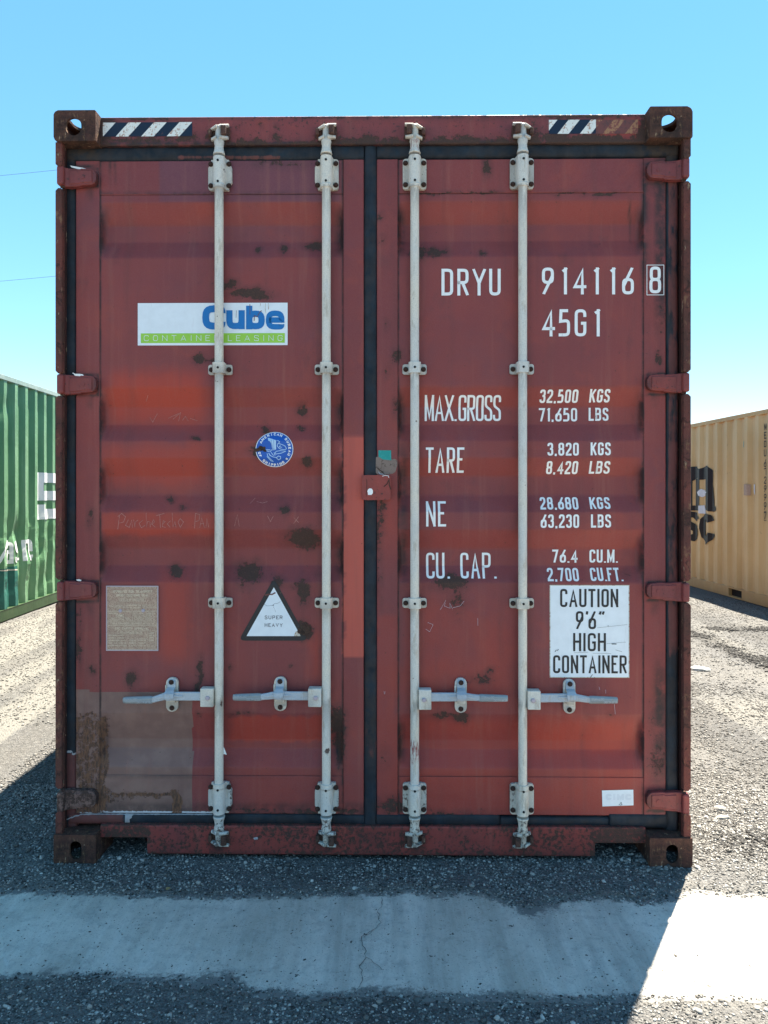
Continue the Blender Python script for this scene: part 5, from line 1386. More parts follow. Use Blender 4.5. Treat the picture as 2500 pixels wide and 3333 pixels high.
# triangle decal
def A7(x, y): return (760 + x / 5.53) * K, (1880 + y / 5.53) * K
p7 = lambda x, y: P(*A7(x, y), D_OUT)
pl = Plan()
def rtri(a, b, c, r):
    return round_path([(*p7(*a), 1), (*p7(*b), 1), (*p7(*c), 1)], True, r, 8)
pl.poly(rtri((728, 10), (90, 1135), (1345, 1135), .030), .0010, 0)
pl.poly(rtri((728, 172), (236, 1052), (1212, 1052), .003), .0014, 1)
for txt, a, b, c, d in (("SUPER", 564, 884, 682, 748), ("HEAVY", 564, 886, 820, 886)):
    x0, x1, z0, z1 = sign_box(A7, (a, c), (b, d)); pl.text(txt, x0, x1, z0, z1, .0022, .0019, 2, gap=.22)
pl.line([p7(570, 315), p7(640, 300), p7(700, 300), p7(758, 268)], .0050, .0022, 3)
pl.line([p7(550, 480), p7(610, 508), p7(700, 500), p7(745, 465), p7(800, 460), p7(850, 430)], .0009, .0022, 2)
pl.line([p7(712, 505), p7(725, 485)], .0026, .0024, 2); pl.line([p7(715, 510), p7(765, 620)], .0006, .0022, 2)
for cx_, cy_, r_ in ((1290, 930, 105), (1210, 960, 60)):
    rg = random.Random(cx_); pl.poly([p7(cx_ + r_ * rg.uniform(.8, 1.12) * math.cos(a), cy_ + r_ * rg.uniform(.8, 1.15) * math.sin(a)) for a in np.linspace(0, 6.28, 23)[:-1]], .0028, 4)
pl.poly([p7(*q) for q in ((1090, 1052), (1105, 1000), (1130, 960), (1175, 985), (1212, 1052))], .0017, 5)
tag(pl.drape("warning_triangle", [M_black, M_white, M_grey_p, M_worn, M_bolt, M_cream], doorL, on_door), "black rimmed white SUPER HEAVY triangle")

# data plate
def A8(x, y): return (320 + x / 7.541) * K, (1880 + y / 7.541) * K
p8 = lambda x, y: P(*A8(x, y), D_OUT - .004)
mb = MB(); x0, z1 = p8(192, 200); x1, z0 = p8(1475, 1800); mb.box(x0, x1, D_OUT - .004, D_OUT - .0002, z0, z1, .001)
dp = mb.build("data_plate", M_plate, RC); tag(dp, "tan metal approval plate with raised print")
pl = Plan(); pt_ = lambda a, b, c, d, txt, t=.0016, gap=.12: pl.text(txt, p8(a, c)[0], p8(b, c)[0], p8(a, d)[1], p8(a, c)[1], t, 0, 0, gap)
pt_(350, 1325, 312, 372, "APPROVED FOR TRANSPORT"); pt_(440, 1235, 405, 462, "UNDER CUSTOMS SEAL"); pt_(560, 1115, 522, 562, "USA/612-AB/06-02", .0011)
pt_(265, 370, 690, 722, "TYPE", .0008); pt_(415, 645, 690, 722, "EXTCRU06NK", .0008); pt_(710, 1050, 662, 695, "MANUFACTURER S NO", .0008); pt_(710, 1035, 722, 755, "OF THE CONTAINER", .0008); pt_(1100, 1400, 690, 722, "DRYU914116", .0007)
pt_(440, 640, 905, 958, "CIMC", .0022); pt_(260, 490, 865, 892, "MANUFACTURED BY", .0007); pt_(310, 780, 980, 1004, "CHINA INTL MARINE CONTAINERS", .0007); pt_(285, 800, 1018, 1042, "SHANGHAI CONTAINER CO LTD", .0007)
for i_, s_ in enumerate(("OWNER LESSOR", "CONTAINER LEASING", "TECTOR RAMOS ISLE 23", "A BERMUDA COMPANY", "CONTACT OFFICE 07")): pt_(875, 1400 - 40 * (i_ % 2), 868 + i_ * 37, 893 + i_ * 37, s_, .0007)
pt_(300, 1370, 1105, 1145, "TIMBER COMPONENT TREATMENT IM/TCTC 06", .0009); pt_(415, 1245, 1222, 1275, "CSC SAFETY APPROVAL"); pt_(540, 1080, 1318, 1355, "USA/AB-612/06-02", .0011)
for i_, s_ in enumerate(("DATE MANUFACTURED", "IDENTIFICATION NO", "MAXIMUM GROSS WEIGHT", "ALLOW STACK WT FOR 1.8G", "RACKING TEST LOAD VALUE")): pt_(255, 620 + 20 * i_, 1400 + i_ * 63, 1432 + i_ * 63, s_, .0008)
for i_, s_ in enumerate(("32,500 KG", "192,000 KG", "15,240 KG")): pt_(755, 930, 1525 + i_ * 63, 1558 + i_ * 63, s_, .0008); pt_(985, 1170, 1525 + i_ * 63, 1558 + i_ * 63, "71,650 LBS", .0008)
for i_, s_ in enumerate(("ACEP", "USA", "1995", "009")): pt_(1250, 1370, 1340 + i_ * 60, 1378 + i_ * 60, s_, .0012)
for (a, b, c, d) in ((515, 1160, 500, 578), (385, 690, 675, 738), (1085, 1420, 670, 735), (470, 1150, 1298, 1370), (725, 1190, 1385, 1500), (1210, 1410, 1300, 1680), (232, 1430, 1088, 1160)):
    pl.frame(p8(a, c)[0], p8(b, c)[0], p8(a, d)[1], p8(a, c)[1], .0008, 0)
for v_ in (820, 842, 1062, 1180, 1760): pl.line([p8(232, v_), p8(1430, v_)], .0011, 0)
pl.line([p8(848, 842), p8(848, 1060)], .0011, 0); pl.line([p8(232, 250), p8(1430, 250)], .0006, 0)
pl.drape("plate_print", M_plate_e, dp, lambda a, b, l: Vector((a, D_OUT - .0046 - l, b)))
pl = Plan(); pl.frame(x0 + .002, x1 - .002, z0 + .002, z1 - .002, .004, 0); pl.drape("plate_rim", M_plate_r, dp, lambda a, b, l: Vector((a, D_OUT - .0045, b)))
for a, b in ((543, 818), (1105, 812)):
    mb = MB(); q = p8(a, b); mb.lathe((q[0], D_OUT - .004, q[1]), [(.0072, 0), (.0072, -.0015), (.005, -.0035)], 14, 'y'); mb.build("rivet", M_plate_r, dp)

# small decals
def A9(x, y): return (1800 + x / 2.765) * K, (2400 + y / 2.765) * K
pl = Plan(); pp = [P(*A9(*q), D_OUT) for q in ((438, 474), (720, 467), (722, 608), (442, 618))]; pl.poly(pp[::-1], .0010, 0)
x0, x1, z0, z1 = sign_box(A9, (470, 505), (700, 560)); pl.text("CIMC", x0, x1, z0, z1, .009, .0014, 1)
pl.line([P(*A9(*q), D_OUT) for q in ((590, 605), (610, 580), (618, 600), (600, 606))], .0015, .0018, 2)
tag(pl.drape("white_label", [M_white, M_faint, M_black], doorR, on_door), "small faded white label")
def A10(x, y): return (1120 + x / 5.53) * K, (1380 + y / 5.53) * K
p10 = lambda x, y: P(*A10(x, y), D_FR)
rg = random.Random(4); pl = Plan()
cen = [(760, 640), (900, 630), (965, 660), (950, 760), (920, 860), (870, 900), (700, 915), (580, 900), (548, 820), (560, 720), (570, 600), (640, 590)]
pl.poly([p10(x_ + rg.uniform(-8, 8), y_ + rg.uniform(-8, 8)) for x_, y_ in resamp(cen, 30)][::-1], .0008, 1)
pl.poly([p10(*q) for q in ((617, 474), (846, 476), (850, 655), (700, 640), (640, 600), (620, 590))][::-1], .0014, 0)
pl.line([p10(*q) for q in ((600, 790), (640, 830), (690, 860), (720, 905))], .004, .0016, 2)
pl.line([p10(*q) for q in ((620, 860), (650, 900), (720, 905))], .002, .0018, 3)
tag(pl.drape("teal_sticker", [M_teal, M_beige, M_bolt, M_peel], doorR, on_door), "teal sticker above a beige scuff")
# joint plate over the middle gasket
mb = MB(); a, b = P(*A10(322, 920), .045), P(*A10(838, 1370), .045); mb.prism(rounded_plate(a[0], b[0], b[1], a[1], .007), .045, .0655, bev=.003)
jp = wear(mb.build("lock_plate", M_red, RC), "x")
n_ = len(jp.data.vertices); set_attr(jp, "wear_light_a", np.tile([.28, .2, .45, 0], (n_, 1))); set_attr(jp, "wear_light_b", np.tile([0, .15, 0, 0], (n_, 1)))
pj = lambda x, y: P(*A10(x, y), .044); pl = Plan()
pl.poly([pj(*q) for q in ((430, 1275), (428, 1235), (418, 1218), (430, 1180), (462, 1157), (500, 1165), (520, 1200), (515, 1255), (500, 1262), (498, 1277))], .0006, 0)
pl.line([pj(*q) for q in ((408, 1000), (412, 1100), (400, 1300))], .0016, .0006, 1); pl.line([pj(*q) for q in ((815, 990), (770, 1080), (715, 1130))], .003, .0007, 1); pl.line([pj(*q) for q in ((810, 1000), (815, 1100), (845, 1180))], .0035, .0007, 1)
pl.line([pj(*q) for q in ((690, 940), (740, 925), (800, 935), (805, 965))], .002, .0008, 0)
pl.drape("paint_flake", [M_letter, M_bolt], jp, lambda a, b, l: Vector((a, .0447 - l, b)))
# peeled flakes beside hinges and bars
def flake(parent, pts, d, mat=M_letter, name="paint_flake"):
    mb = MB(); mb.prism([P(u, v, d) for u, v in pts], d, d + .0015); return mb.build(name, mat, parent)
def A11(x, y): return (150 + x / 5.53) * K, (1100 + y / 5.53) * K
flake(doorL, [A11(*q) for q in ((470, 632), (490, 626), (520, 645), (600, 645), (660, 655), (688, 690), (650, 698), (560, 690), (510, 672), (500, 650))], .040)
def A12(x, y): return (150 + x / 2.765) * K, (320 + y / 2.765) * K
flake(doorL, [A12(*q) for q in ((215, 605), (260, 612), (330, 625), (378, 640), (370, 650), (300, 640), (230, 622))], .046)
def A13(x, y): return (0 + x / 2.6025) * K, (1200 + y / 2.6025) * K
flake(doorL, [A13(*q) for q in ((645, 1788), (665, 1783), (690, 1790), (685, 1800), (655, 1798))], .046)
def A14(x, y): return (1700 + x / 2.765) * K, (320 + y / 2.765) * K
flake(doorR, [A14(*q) for q in ((1270, 585), (1360, 568), (1368, 574), (1300, 590))], .046)
def A15(x, y): return (650 + x / 2.765) * K, (2300 + y / 2.765) * K
flake(bars[0], [A15(*q) for q in ((204, 372), (218, 367), (243, 430), (236, 436), (232, 428), (206, 428))], .040)
# hazard stripes on the header
def A16(x, y): return (150 + x / 2.765) * K, (320 + y / 2.765) * K
def stripes(u0, u1, v0, v1, n, first, mats, slant, cut=None):
    x0, z0 = P(u0, v1, DH); x1, z1 = P(u1, v0, DH); pl = Plan(); w_ = (x1 - x0) / n; s_ = w_ * slant
    edges = x0 - 2 * w_ + first + w_ * np.arange(int(n) + 6)
    def clip(poly):
        for xm, sg in ((x0, 1), (x1, -1)):
            out = []
            for i in range(len(poly)):
                a, b = poly[i], poly[(i + 1) % len(poly)]; ia = (a[0] - xm) * sg >= 0; ib = (b[0] - xm) * sg >= 0
                if ia: out.append(a)
                if ia != ib: q = (xm - a[0]) / (b[0] - a[0]); out.append((xm, a[1] + (b[1] - a[1]) * q))
            poly = out
            if not poly: return []
        return poly
    for i in range(len(edges) - 1):
        q = clip([(edges[i], z0), (edges[i + 1], z0), (edges[i + 1] + s_, z1), (edges[i] + s_, z1)])
        if len(q) >= 3:
            m_ = i % 2
            if cut and (q[0][0] + q[-1][0]) / 2 > cut: m_ += 2
            pl.poly(q, .0012, m_)
    return pl.drape("hazard_stripes", mats, header, lambda a, b, l: Vector((a, DH - l, b)))
stripes(222.5, 415.5, 264, 295.5, 7, .0, [M_navy, M_stripe_w, M_navy, M_stripe_w], 1.0)
stripes(1185.5, 1287, 258.5, 289.5, 4.2, -.010, [M_navy, M_stripe_w, M_navy, M_stripe_w], 1.0)
stripes(1287.5, 1378, 258.5, 289.5, 3.75, -.018, [M_worn, M_orange, M_worn, M_orange], 1.0)
tag(header, "red header beam with hazard stripe decals at both ends")
# scratched handwriting on the left door
pl = Plan(); p17 = lambda x, y: P((200 + x / 1.58) * K, (900 + y / 1.58) * K, D_OUT)
SCR = [((290, 1300), (300, 1225)), ((290, 1235), (310, 1218), (330, 1235), (320, 1262), (298, 1268)), ((345, 1250), (330, 1280), (350, 1290), (362, 1252), (366, 1292)), ((372, 1250), (378, 1290), (380, 1262), (396, 1252)), ((420, 1252), (400, 1270), (412, 1292), (430, 1280)), ((436, 1215), (438, 1290), (444, 1260), (456, 1262), (458, 1290)),
       ((465, 1275), (480, 1262), (474, 1250), (464, 1272), (484, 1290)), ((487, 1230), (530, 1218)), ((506, 1226), (510, 1292)), ((520, 1275), (534, 1260), (524, 1255), (520, 1286), (536, 1290)), ((562, 1256), (545, 1272), (560, 1290)), ((570, 1215), (574, 1290), (584, 1258), (590, 1290)), ((600, 1262), (612, 1290), (628, 1262), (612, 1245), (600, 1262)),
       ((685, 1295), (690, 1218), (712, 1225), (708, 1255), (690, 1260)), ((712, 1292), (722, 1240), (736, 1292)), ((716, 1272), (734, 1268)), ((744, 1292), (748, 1245), (758, 1290)), ((440, 720), (455, 745), (480, 700)), ((535, 725), (590, 700)), ((560, 730), (600, 695), (590, 740)), ((610, 735), (625, 715), (640, 738)), ((650, 725), (688, 738)),
       ((425, 640), (440, 608)), ((965, 1168), (990, 1140)), ((1000, 1158), (1030, 1165), (1055, 1158)), ((1195, 1240), (1220, 1265)), ((1220, 1235), (1195, 1270)), ((890, 1285), (905, 1225), (915, 1285)), ((1060, 1230), (1075, 1260), (1090, 1232))]
for q in SCR: pl.line([p17(*z_) for z_ in q], .0019, .0009, 0)
tag(pl.drape("scratches", M_scratch, doorL, on_door, zk=list(KZ)), kind="stuff"); pl = Plan()
p18 = lambda x, y: P((1200 + x / 1.508) * K, (1900 + y / 1.508) * K, D_OUT)
for q in (((352, 128), (378, 80), (372, 110), (400, 120), (398, 95), (412, 125)), ((412, 118), (450, 108), (468, 85)), ((280, 222), (300, 235), (316, 200), (290, 190)), ((535, 168), (536, 205)), ((1130, 505), (1134, 520)), ((1162, 520), (1164, 538)), ((1205, 590), (1210, 640)), ((75, 525), (78, 540), (82, 527))):
    pl.line([p18(*z_) for z_ in q], .0008, .0010, 0)
tag(pl.drape("scratches", M_peel, doorR, lambda a, b, l: Vector((a, dsurf(a, b) - l - .0005, b)), zk=list(KZ)), kind="stuff")

# ------------------------------------------------------------------ neighbouring containers
VPX = -.0407
def paint(name, a, b, pale, rustf=.5, stain=(.2, .15, .1), chalk=.4):
    t = NT(name)
    base = t.mix(t.ramp(t.noise(1.1, 4), .35, .65), a, b)
    base = t.mix(t.m('MULTIPLY', t.ramp(t.noise(1, 5, .65, stretch=(2.5, 9, .7)), .48, .75), chalk), base, pale)
    base = t.mix(t.m('MULTIPLY', t.ramp(t.noise(1, 6, .75, stretch=(5, 30, 2.4)), .63, .72), rustf), base, stain)
    base = t.mix(t.m('MULTIPLY', t.ramp(t.noise(26, 5, .7, stretch=(1, 1, .5)), .66, .72), rustf), base, (.07, .045, .03))
    nb = t.bump(t.m('ADD', t.noise(4, 3), t.m('MULTIPLY', t.noise(60, 3), .05)), .02, .5)
    return t.fin(base, .5, nb, .4)
M_gr = paint("faded_green_paint", (.105, .235, .115), (.145, .30, .155), (.30, .46, .28), .55, (.22, .20, .13), .6)
M_gr2 = paint("dark_green_panel_paint", (.016, .105, .085), (.020, .13, .10), (.06, .20, .16), .4, (.2, .18, .12), .3)
M_gr_r = paint("dark_green_rail", (.022, .050, .018), (.032, .068, .024), (.07, .09, .035), .6, (.12, .10, .06))  # much darker green than the wall
M_gr_t = paint("pale_rail_paint", (.30, .37, .33), (.22, .31, .27), (.42, .46, .42), .5, (.2, .16, .12))
M_ye = paint("ochre_paint", (.58, .36, .155), (.66, .43, .20), (.74, .54, .30), .75, (.26, .16, .10), .5)
M_ye_r = paint("ochre_rail_paint", (.48, .27, .10), (.55, .32, .12), (.64, .42, .20), .7, (.14, .08, .05))
M_wl = make_print("white_wall_lettering", (0.78, 0.79, 0.78), .45, .5, dirt=(.35, .40, .33), sc=.4)
M_bl = make_print("black_wall_lettering", (0.010, 0.010, 0.013), .35, .5, dirt=(.14, .09, .06), sc=.3, hv=.68)
M_conc_w = make_print("white_scrap", (.72, .72, .76), .1, .6)

def container(name, loc, rz, L_, H_, mats, dentR=None, dentL=None, pockets=None, depth=.036, phase=None):
    mp, mr, mt = mats; R = empty(name, loc, rz)
    side_panel("side_panel", 0, 1, .13, L_ - .13, .155, H_ - .058, mp, R, dent=dentL, depth=depth, phase=phase)
    side_panel("side_panel", W, -1, .13, L_ - .13, .155, H_ - .058, mp, R, dent=dentR, depth=depth, phase=phase)
    for x0, x1 in ((0, .055), (W - .055, W)):
        mb = MB(); mb.box(x0, x1, .17, L_ - .17, H_ - .062, H_ - .004, .004); mb.build("top_rail", mt, R)
        if pockets:
            es = [.17] + sum([[c - .18, c + .18] for c in pockets], []) + [L_ - .17]
            mb = MB()
            for i in range(0, len(es), 2): mb.box(x0, x1, es[i], es[i + 1], .012, .158, .003)
            for c in pockets: mb.box(x0, x1, c - .18, c + .18, .012, .030, 0); mb.box(x0, x1, c - .18, c + .18, .136, .158, 0)
            mb.build("bottom_rail", mr, R)
            for c in pockets:
                mb = MB(); xa_ = .052 if x0 == 0 else W - .056
                mb.box(xa_, xa_ + .004, c - .18, c + .18, .03, .136); mb.build("pocket_shade_sheet", M_hole, R)  # near-black sheet stands for the shade inside the fork opening
        else:
            mb = MB(); pr_ = [(x0, .03), (x1, .03), (x1, .150), (x1 if x0 == 0 else x1 + .004, .158), (x0 if x0 else x0 - .004, .158), (x0, .150)]
            mb.sweep(pr_, 'y', .17, L_ - .17, 2.0); mb.build("bottom_rail", mr, R)
    yy = np.array([q[0] for q in corr(.1, L_ - .1, 0, 0, 0)]); oo = np.array([q[1] for q in corr(.1, L_ - .1, 0, 0, 0, depth=.02)])
    Yg, Xg = np.meshgrid(yy, np.array([.03, W - .03]), indexing='ij')
    grid_mesh("roof", Xg, Yg, H_ - .012 - np.interp(Yg, yy, oo), mt, R, smooth=False)
    for y0, y1 in ((.0, .04), (L_ - .04, L_)):
        mb = MB(); mb.box(.10, W - .10, y0 + .01, y1 - .01, .14, H_ - .10, .003); mb.build("end_panel", mp, R)
        mb = MB(); mb.box(.16, W - .16, y0, y1, H_ - .10, H_ - .005, .004); mb.build("end_rail", mr, R)
        mb = MB(); mb.box(.16, W - .16, y0, y1, .02, .14, .004); mb.build("end_rail", mr, R)
    for x0 in (0, W - .10):
        for y0 in (0, L_ - .12):
            mb = MB(); mb.box(x0 + .004, x0 + .096, y0 + .004, y0 + .116, .117, H_ - .117, .004); mb.build("corner_post", mr, R)
    mb = MB(); mb.box(.06, W - .06, .05, L_ - .05, .12, .15); mb.build("floor", M_inner, R)
    cL, cR = cm[0], cm[1]
    for z_, ml_, mr_ in ((H_ - .118, cm[0], cm[1]), (0, cm[2], cm[3])):
        put("corner_casting", ml_, R, (0, 0, z_)); put("corner_casting", mr_, R, (W - .162, 0, z_))
        put("corner_casting", mr_, R, (.162, L_, z_), math.pi); put("corner_casting", ml_, R, (W, L_, z_), math.pi)
    return R
RZN = math.asin(.0407)
# green: its right-hand side (local x = W) is seen
GYs = 3.2
fx_g = lambda Y: -4.41 + VPX * (Y - 8.49)
dirn = Vector((-math.sin(RZN), math.cos(RZN), 0)); acr = Vector((math.cos(RZN), math.sin(RZN), 0))
GLoc = Vector((fx_g(GYs), GYs, -.10)) - acr * W
GM = Matrix.Translation(GLoc) @ Matrix.Rotation(RZN, 4, 'Z'); GI = GM.inverted()
def on_plane(MI, xl, us, vs):
    o = MI @ CAM; r_ = MI.to_3x3() @ Vector(((us - CX) / F, 1, -(vs - CY) / F)); t_ = (xl - o.x) / r_.x; p = o + r_ * t_; return p.y, p.z
def dent_g(Y, Z):
    c = on_plane(GI, W, 60, 1800); 
    m_ = (1 - sstep(.95, 1.35, Z)) * sstep(.2, .45, Z)
    d = -.060 * (fbm(Y * 2.1, Z * 2.6, 81) - .42) * m_ - .030 * (fbm(Y * 6, Z * 5, 82) - .5) * m_
    d += .008 * (fbm(Y * 1.2, Z * .9, 83) - .5)
    for us, vs, r_, a_ in ((128, 1842, .10, .035), (92, 1830, .09, .03), (35, 1315, .08, -.03), (3, 1320, .09, -.04), (60, 1735, .12, -.03)):
        y_, z_ = on_plane(GI, W, us, vs); d = d + a_ * np.exp(-((Y - y_) / r_) ** 2 - ((Z - z_) / (r_ * 1.2)) ** 2)
    return d
GL_, GHt = 12.19, 2.896
GC = container("shipping_container", GLoc, RZN, GL_, GHt, (M_gr, M_gr_r, M_gr_t), dentR=dent_g, depth=.050)
tag(GC, "faded green corrugated container with dented side, left of the red one", "shipping container", "shipping containers standing in the yard")
kg = corr(.13, GL_ - .13, 0, 0, 0, depth=.050); kgs = np.array([q[0] for q in kg]); kgo = np.array([q[1] for q in kg])
def on_green(a, b, lift): return Vector((W - .006 - float(np.interp(a, kgs, kgo)) + float(dent_g(np.array(a), np.array(b))) + .006 + lift, a, b))
def rng_cuts(vals, lo, hi): return [v for v in vals if lo - .01 < v < hi + .01]
def gdrape(pl, name, mats):
    ys_ = [v[0] for v in pl.v]; zs_ = [v[1] for v in pl.v]
    return pl.drape(name, mats, GC, on_green, zk=list(np.arange(math.floor(min(zs_) / .03) * .03, max(zs_), .03)), xk=rng_cuts(sorted(set(list(kgs) + list(np.arange(0, 12, .03)))), min(ys_), max(ys_)))
pg = lambda x, y, dd=.030: on_plane(GI, W - dd, x / 2.6025, 1200 + y / 2.6025)
# big white g-like letter: bowl ring over an open hook
pl = Plan()
y0_, zt_g = pg(306, 877); yb_, zb_g = pg(312, 1118); _, zh = pg(312, 1152); _, zl = pg(318, 1280); yi, zi1 = pg(356, 965); _, zi0 = pg(356, 1035); wd = 1.15
def rpoly(y0, y1, z0, z1, rs, lift=.001):
    pts_ = [(y0, z0, rs[0]), (y0, z1, rs[1]), (y1, z1, rs[2]), (y1, z0, rs[3])]; return round_path(pts_, True, .07, 5)
pl.rect(y0_ + .0, yi, zb_g + .03, zt_g - .03, 0); pl.rect(y0_ + .03, y0_ + wd, zi1, zt_g, 0.0004); pl.rect(y0_ + .03, y0_ + wd, zb_g, zi0, .0004)
pl.rect(y0_ + wd - .3, y0_ + wd, zl, zi1, .0008)
ya, _ = pg(314, 1152); yc, zc_ = pg(366, 1190)
pl.rect(ya, yc, zl + .02, zh, 0); pl.rect(ya + .02, y0_ + wd - .3, zl, zc_, .0004)
gdrape(pl, "white_emblem", M_wl)
pl = Plan()
for txt, a, b, yt, yb in (("w", -150, 30, 1490, 1660), (".", 36, 50, 1490, 1665), ("a", 54, 92, 1480, 1650), ("s", 102, 140, 1470, 1640), (".", 148, 156, 1470, 1622), ("n", 172, 214, 1460, 1622), ("e", 222, 256, 1455, 1618)):
    y0, z1 = pg(a, yt, .052); y1, z0 = pg(b, yb, .052); hgt = (z1 - z0)
    for vs, fs in glyph(txt, y1 - y0, hgt / .72, .045): pl.add([(y0 + p, z0 + q) for p, q in vs], fs, 0)
gdrape(pl, "web_lettering", M_wl)
pl = Plan(); y1, z1 = pg(143, 1668); y0, z0 = pg(-600, 2055); z0 = .162
pl.rect(y0, y1, z0, z1, -.0012); gdrape(pl, "repair_panel", M_gr2)
pl = Plan(); pl.line([pg(-200, 1735), pg(0, 1712), pg(140, 1702)], .014, -.0002); pl.line([pg(141, 1700), pg(138, 2040)], .010, -.0002); gdrape(pl, "weld_seam", M_cream)

# yellow: its left-hand side (local x = 0) is seen
YS = 8.35
fx_y = lambda Y: 4.97 + VPX * (Y - 9.57)
YLoc = Vector((fx_y(YS), YS, -.08)); YM = Matrix.Translation(YLoc) @ Matrix.Rotation(RZN, 4, 'Z'); YI = YM.inverted()
pk = on_plane(YI, 0, 2392, 1932)[0]
YL = 6.06
YPH = on_plane(YI, 0.01, 2150 + 697 / 2.212, 1600)[0]
YC = container("shipping_container", YLoc, RZN, YL, 2.591, (M_ye, M_ye_r, M_ye_r), pockets=(pk, YL - pk), phase=YPH, dentL=lambda Y, Z: .010 * (fbm(Y * 1.7, Z * 1.3, 84) - .5))
tag(YC, "ochre yellow corrugated container with black lettering, right of the red one", "shipping container", "shipping containers standing in the yard")
ky = corr(.13, YL - .13, 0, 0, 0, phase=YPH); kys = np.array([q[0] for q in ky]); kyo = np.array([q[1] for q in ky])
def on_yellow(a, b, lift): return Vector((.006 + float(np.interp(a, kys, kyo)) + float(.010 * (fbm(np.array(a * 1.7), np.array(b * 1.3), 84) - .5)) - .006 - lift, a, b))
def ydrape(pl, name, mats):
    ys_ = [v[0] for v in pl.v]; zs_ = [v[1] for v in pl.v]
    return pl.drape(name, mats, YC, on_yellow, zk=list(np.arange(math.floor(min(zs_) * 10) / 10, max(zs_), .1)), xk=rng_cuts(sorted(set(list(kys) + list(np.arange(0, 6, .05)))), min(ys_), max(ys_)))
py_ = lambda x, y: on_plane(YI, .025, 2150 + x / 2.212, 1300 + y / 2.212)
def ypoly(pl, pts_, lift=0, mi=0): pl.poly([py_(*q) for q in pts_], lift, mi)
pl = Plan()
ypoly(pl, ((150, 500), (205, 487), (236, 484), (236, 795), (150, 800)))
ypoly(pl, ((234, 484), (258, 483), (290, 503), (290, 575), (262, 560), (250, 575), (234, 590)), .0006)
ypoly(pl, ((250, 570), (290, 570), (290, 800), (250, 800)), .0012)
ypoly(pl, ((286, 503), (318, 483), (347, 477), (373, 512), (373, 602), (334, 602), (326, 575), (286, 580)), .0018)
ypoly(pl, ((334, 598), (371, 598), (373, 762), (382, 776), (411, 770), (411, 802), (392, 810), (352, 806), (334, 790)), .0024)
ypoly(pl, ((230, 765), (255, 765), (255, 800), (230, 800)), .0030)
def pstroke(pts_, t_, lift):
    vs, fs = ribbon(pts_, False, t_); b0 = len(pl.v)
    pl.add([py_(*q) for q in vs], fs, lift)
pstroke(((272, 868), (252, 834), (226, 826), (208, 850), (210, 885), (236, 915), (258, 940), (258, 975), (238, 998), (210, 985), (190, 960)), 40, .0036)
pstroke(((366, 880), (350, 848), (330, 840), (314, 868), (310, 925), (318, 985), (338, 1016), (358, 995), (370, 966)), 40, .0044)
ydrape(pl, "black_emblem", M_bl)
pl = Plan(); ypoly(pl, ((276, 668), (298, 645), (330, 662), (345, 668), (325, 690), (302, 704), (284, 690)), .005); ypoly(pl, ((286, 765), (315, 762), (318, 785), (328, 790), (320, 823), (286, 820)), .005)
ydrape(pl, "torn_paper", M_conc_w)
pl = Plan(); ypoly(pl, ((594, 302), (608, 304), (607, 347), (593, 345)), .004); ydrape(pl, "teal_tag", M_teal)
pl = Plan(); ypoly(pl, ((607, 611), (650, 612), (650, 692), (607, 690)), .004); ydrape(pl, "data_plate", M_plate)
pl = Plan(); ypoly(pl, ((668, 612), (682, 612), (684, 660), (676, 695), (668, 670)), .004); ydrape(pl, "torn_label", M_conc_w)
chars = [('M', 172, 222), ('E', 232, 285), ('D', 296, 345), ('U', 358, 412), ('6', 430, 488), ('1', 492, 545), ('2', 555, 608), ('9', 618, 668), ('9', 680, 730), ('9', 740, 796), ('7', 812, 862)]
pl = Plan()
for ch, a, b in chars:
    ya_, za_ = py_(758, a); yb_, zb_ = py_(740, b); wq = abs(ya_ - yb_); y_lo = min(ya_, yb_)
    for vs, fs in glyph(ch, wq, za_ - zb_, .013): pl.add([(y_lo + (wq - p), zb_ + q) for p, q in vs], fs, .003)
ya_, za_ = py_(764, 808); yb_, zb_ = py_(742, 872); pl.frame(min(ya_, yb_), max(ya_, yb_), zb_, za_, .008, .003)
ydrape(pl, "vertical_number", M_bl)

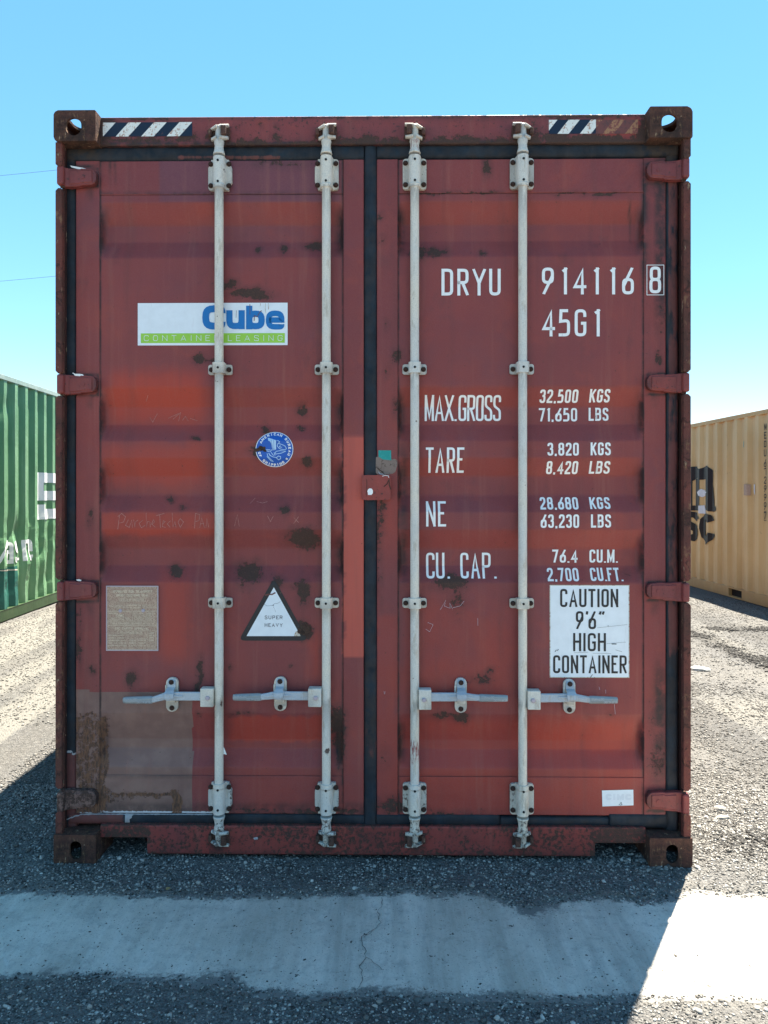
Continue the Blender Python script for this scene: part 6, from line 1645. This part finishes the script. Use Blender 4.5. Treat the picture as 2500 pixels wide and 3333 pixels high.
# ------------------------------------------------------------------ loose things on the ground
def stone(name, us, vs, z, rx, ry, rz_, mat_col, label, cat, seed):
    X_, Y_ = GP(us, vs, z); bm = bmesh.new(); bmesh.ops.create_icosphere(bm, subdivisions=2, radius=1); rg = random.Random(seed)
    for v in bm.verts: v.co = Vector((v.co.x * rx, v.co.y * ry, max(v.co.z, -.3) * rz_)) * rg.uniform(.86, 1.1)
    mb = MB(); mb.addbm(bm); bm.free(); t = NT(name + "_stone"); m_ = t.fin(t.mix(t.ramp(t.noise(60, 4), .3, .7), mat_col, tuple(c * .7 for c in mat_col)), .85)
    o = mb.build(name, m_); o.location = (X_, Y_, float(ground_h(np.array([X_]), np.array([Y_]))[0]) + rz_ * .3); o.rotation_euler = (0, 0, rg.uniform(-.3, .3)); tag(o, label, cat); return o
stone("flat_stone", 2275, 2199, -.04, .085, .05, .022, (.42, .42, .40), "flat whitish stone lying on the gravel just right of the red container", "stone", 1)
stone("pale_rock", 2343, 2648, -.01, .030, .018, .014, (.33, .31, .28), "upper of two pale stones in the sun right of the container's lower hinge", "stone", 2)
stone("pale_rock", 2352, 2676, -.01, .032, .015, .010, (.36, .34, .30), "lower, flatter of two pale stones in the sun right of the container", "stone", 3)
stone("yellow_pebble", 547, 2896, .004, .0085, .007, .006, (.30, .22, .10), "small yellowish pebble in the shade at the concrete's edge, left", "stone", 4)
stone("dark_pebble", 2021, 3167, .004, .011, .009, .007, (.05, .05, .055), "dark pebble alone on the shaded concrete near the shadow's edge", "stone", 5)

# power lines beyond the yard, both ending on a pole that stands behind the red container
M_wire = NT("black_cable").fin((0.03, 0.035, 0.04), .6)
PYW = 42.0
def wpt(u, v): return Vector(((u / K - CX) / F * PYW, PYW, CAM.z + (CY - v / K) / F * PYW))
def wire(v0, v1, vp, label):
    a, b = wpt(0, v0), wpt(115, v1); e = wpt(330, vp); sl = (b.z - a.z) / (b.x - a.x); pts_ = []
    for i in range(48):
        x = e.x - i * 1.0; f_ = (x - b.x) / (e.x - b.x)
        z = b.z + sl * (x - b.x) + ((e.z - b.z - sl * (e.x - b.x)) * f_ * f_ if f_ > 0 else .0016 * (x - b.x) ** 2)
        pts_.append((x, PYW, z))
    mb = MB(); mb.tube(pts_, .0085, 6); o = mb.build("power_cable", M_wire); tag(o, label, "cable", "power cables on the left"); return o
wire(380, 368, 340, "upper of two thin dark cables crossing the sky on the left")
wire(608, 597, 570, "lower of two thin dark cables crossing the sky on the left")
mb = MB(); e_ = wpt(330, 320); mb.lathe((e_.x, PYW + .14, -.1), [(.15, 0), (.10, e_.z + .1)], 12)
o = mb.build("utility_pole", M_post); tag(o, "tall utility pole far behind the red container, carrying two cables", "pole")
print("triangles", sum(len(o.data.polygons) for o in bpy.data.objects if o.type == 'MESH'))
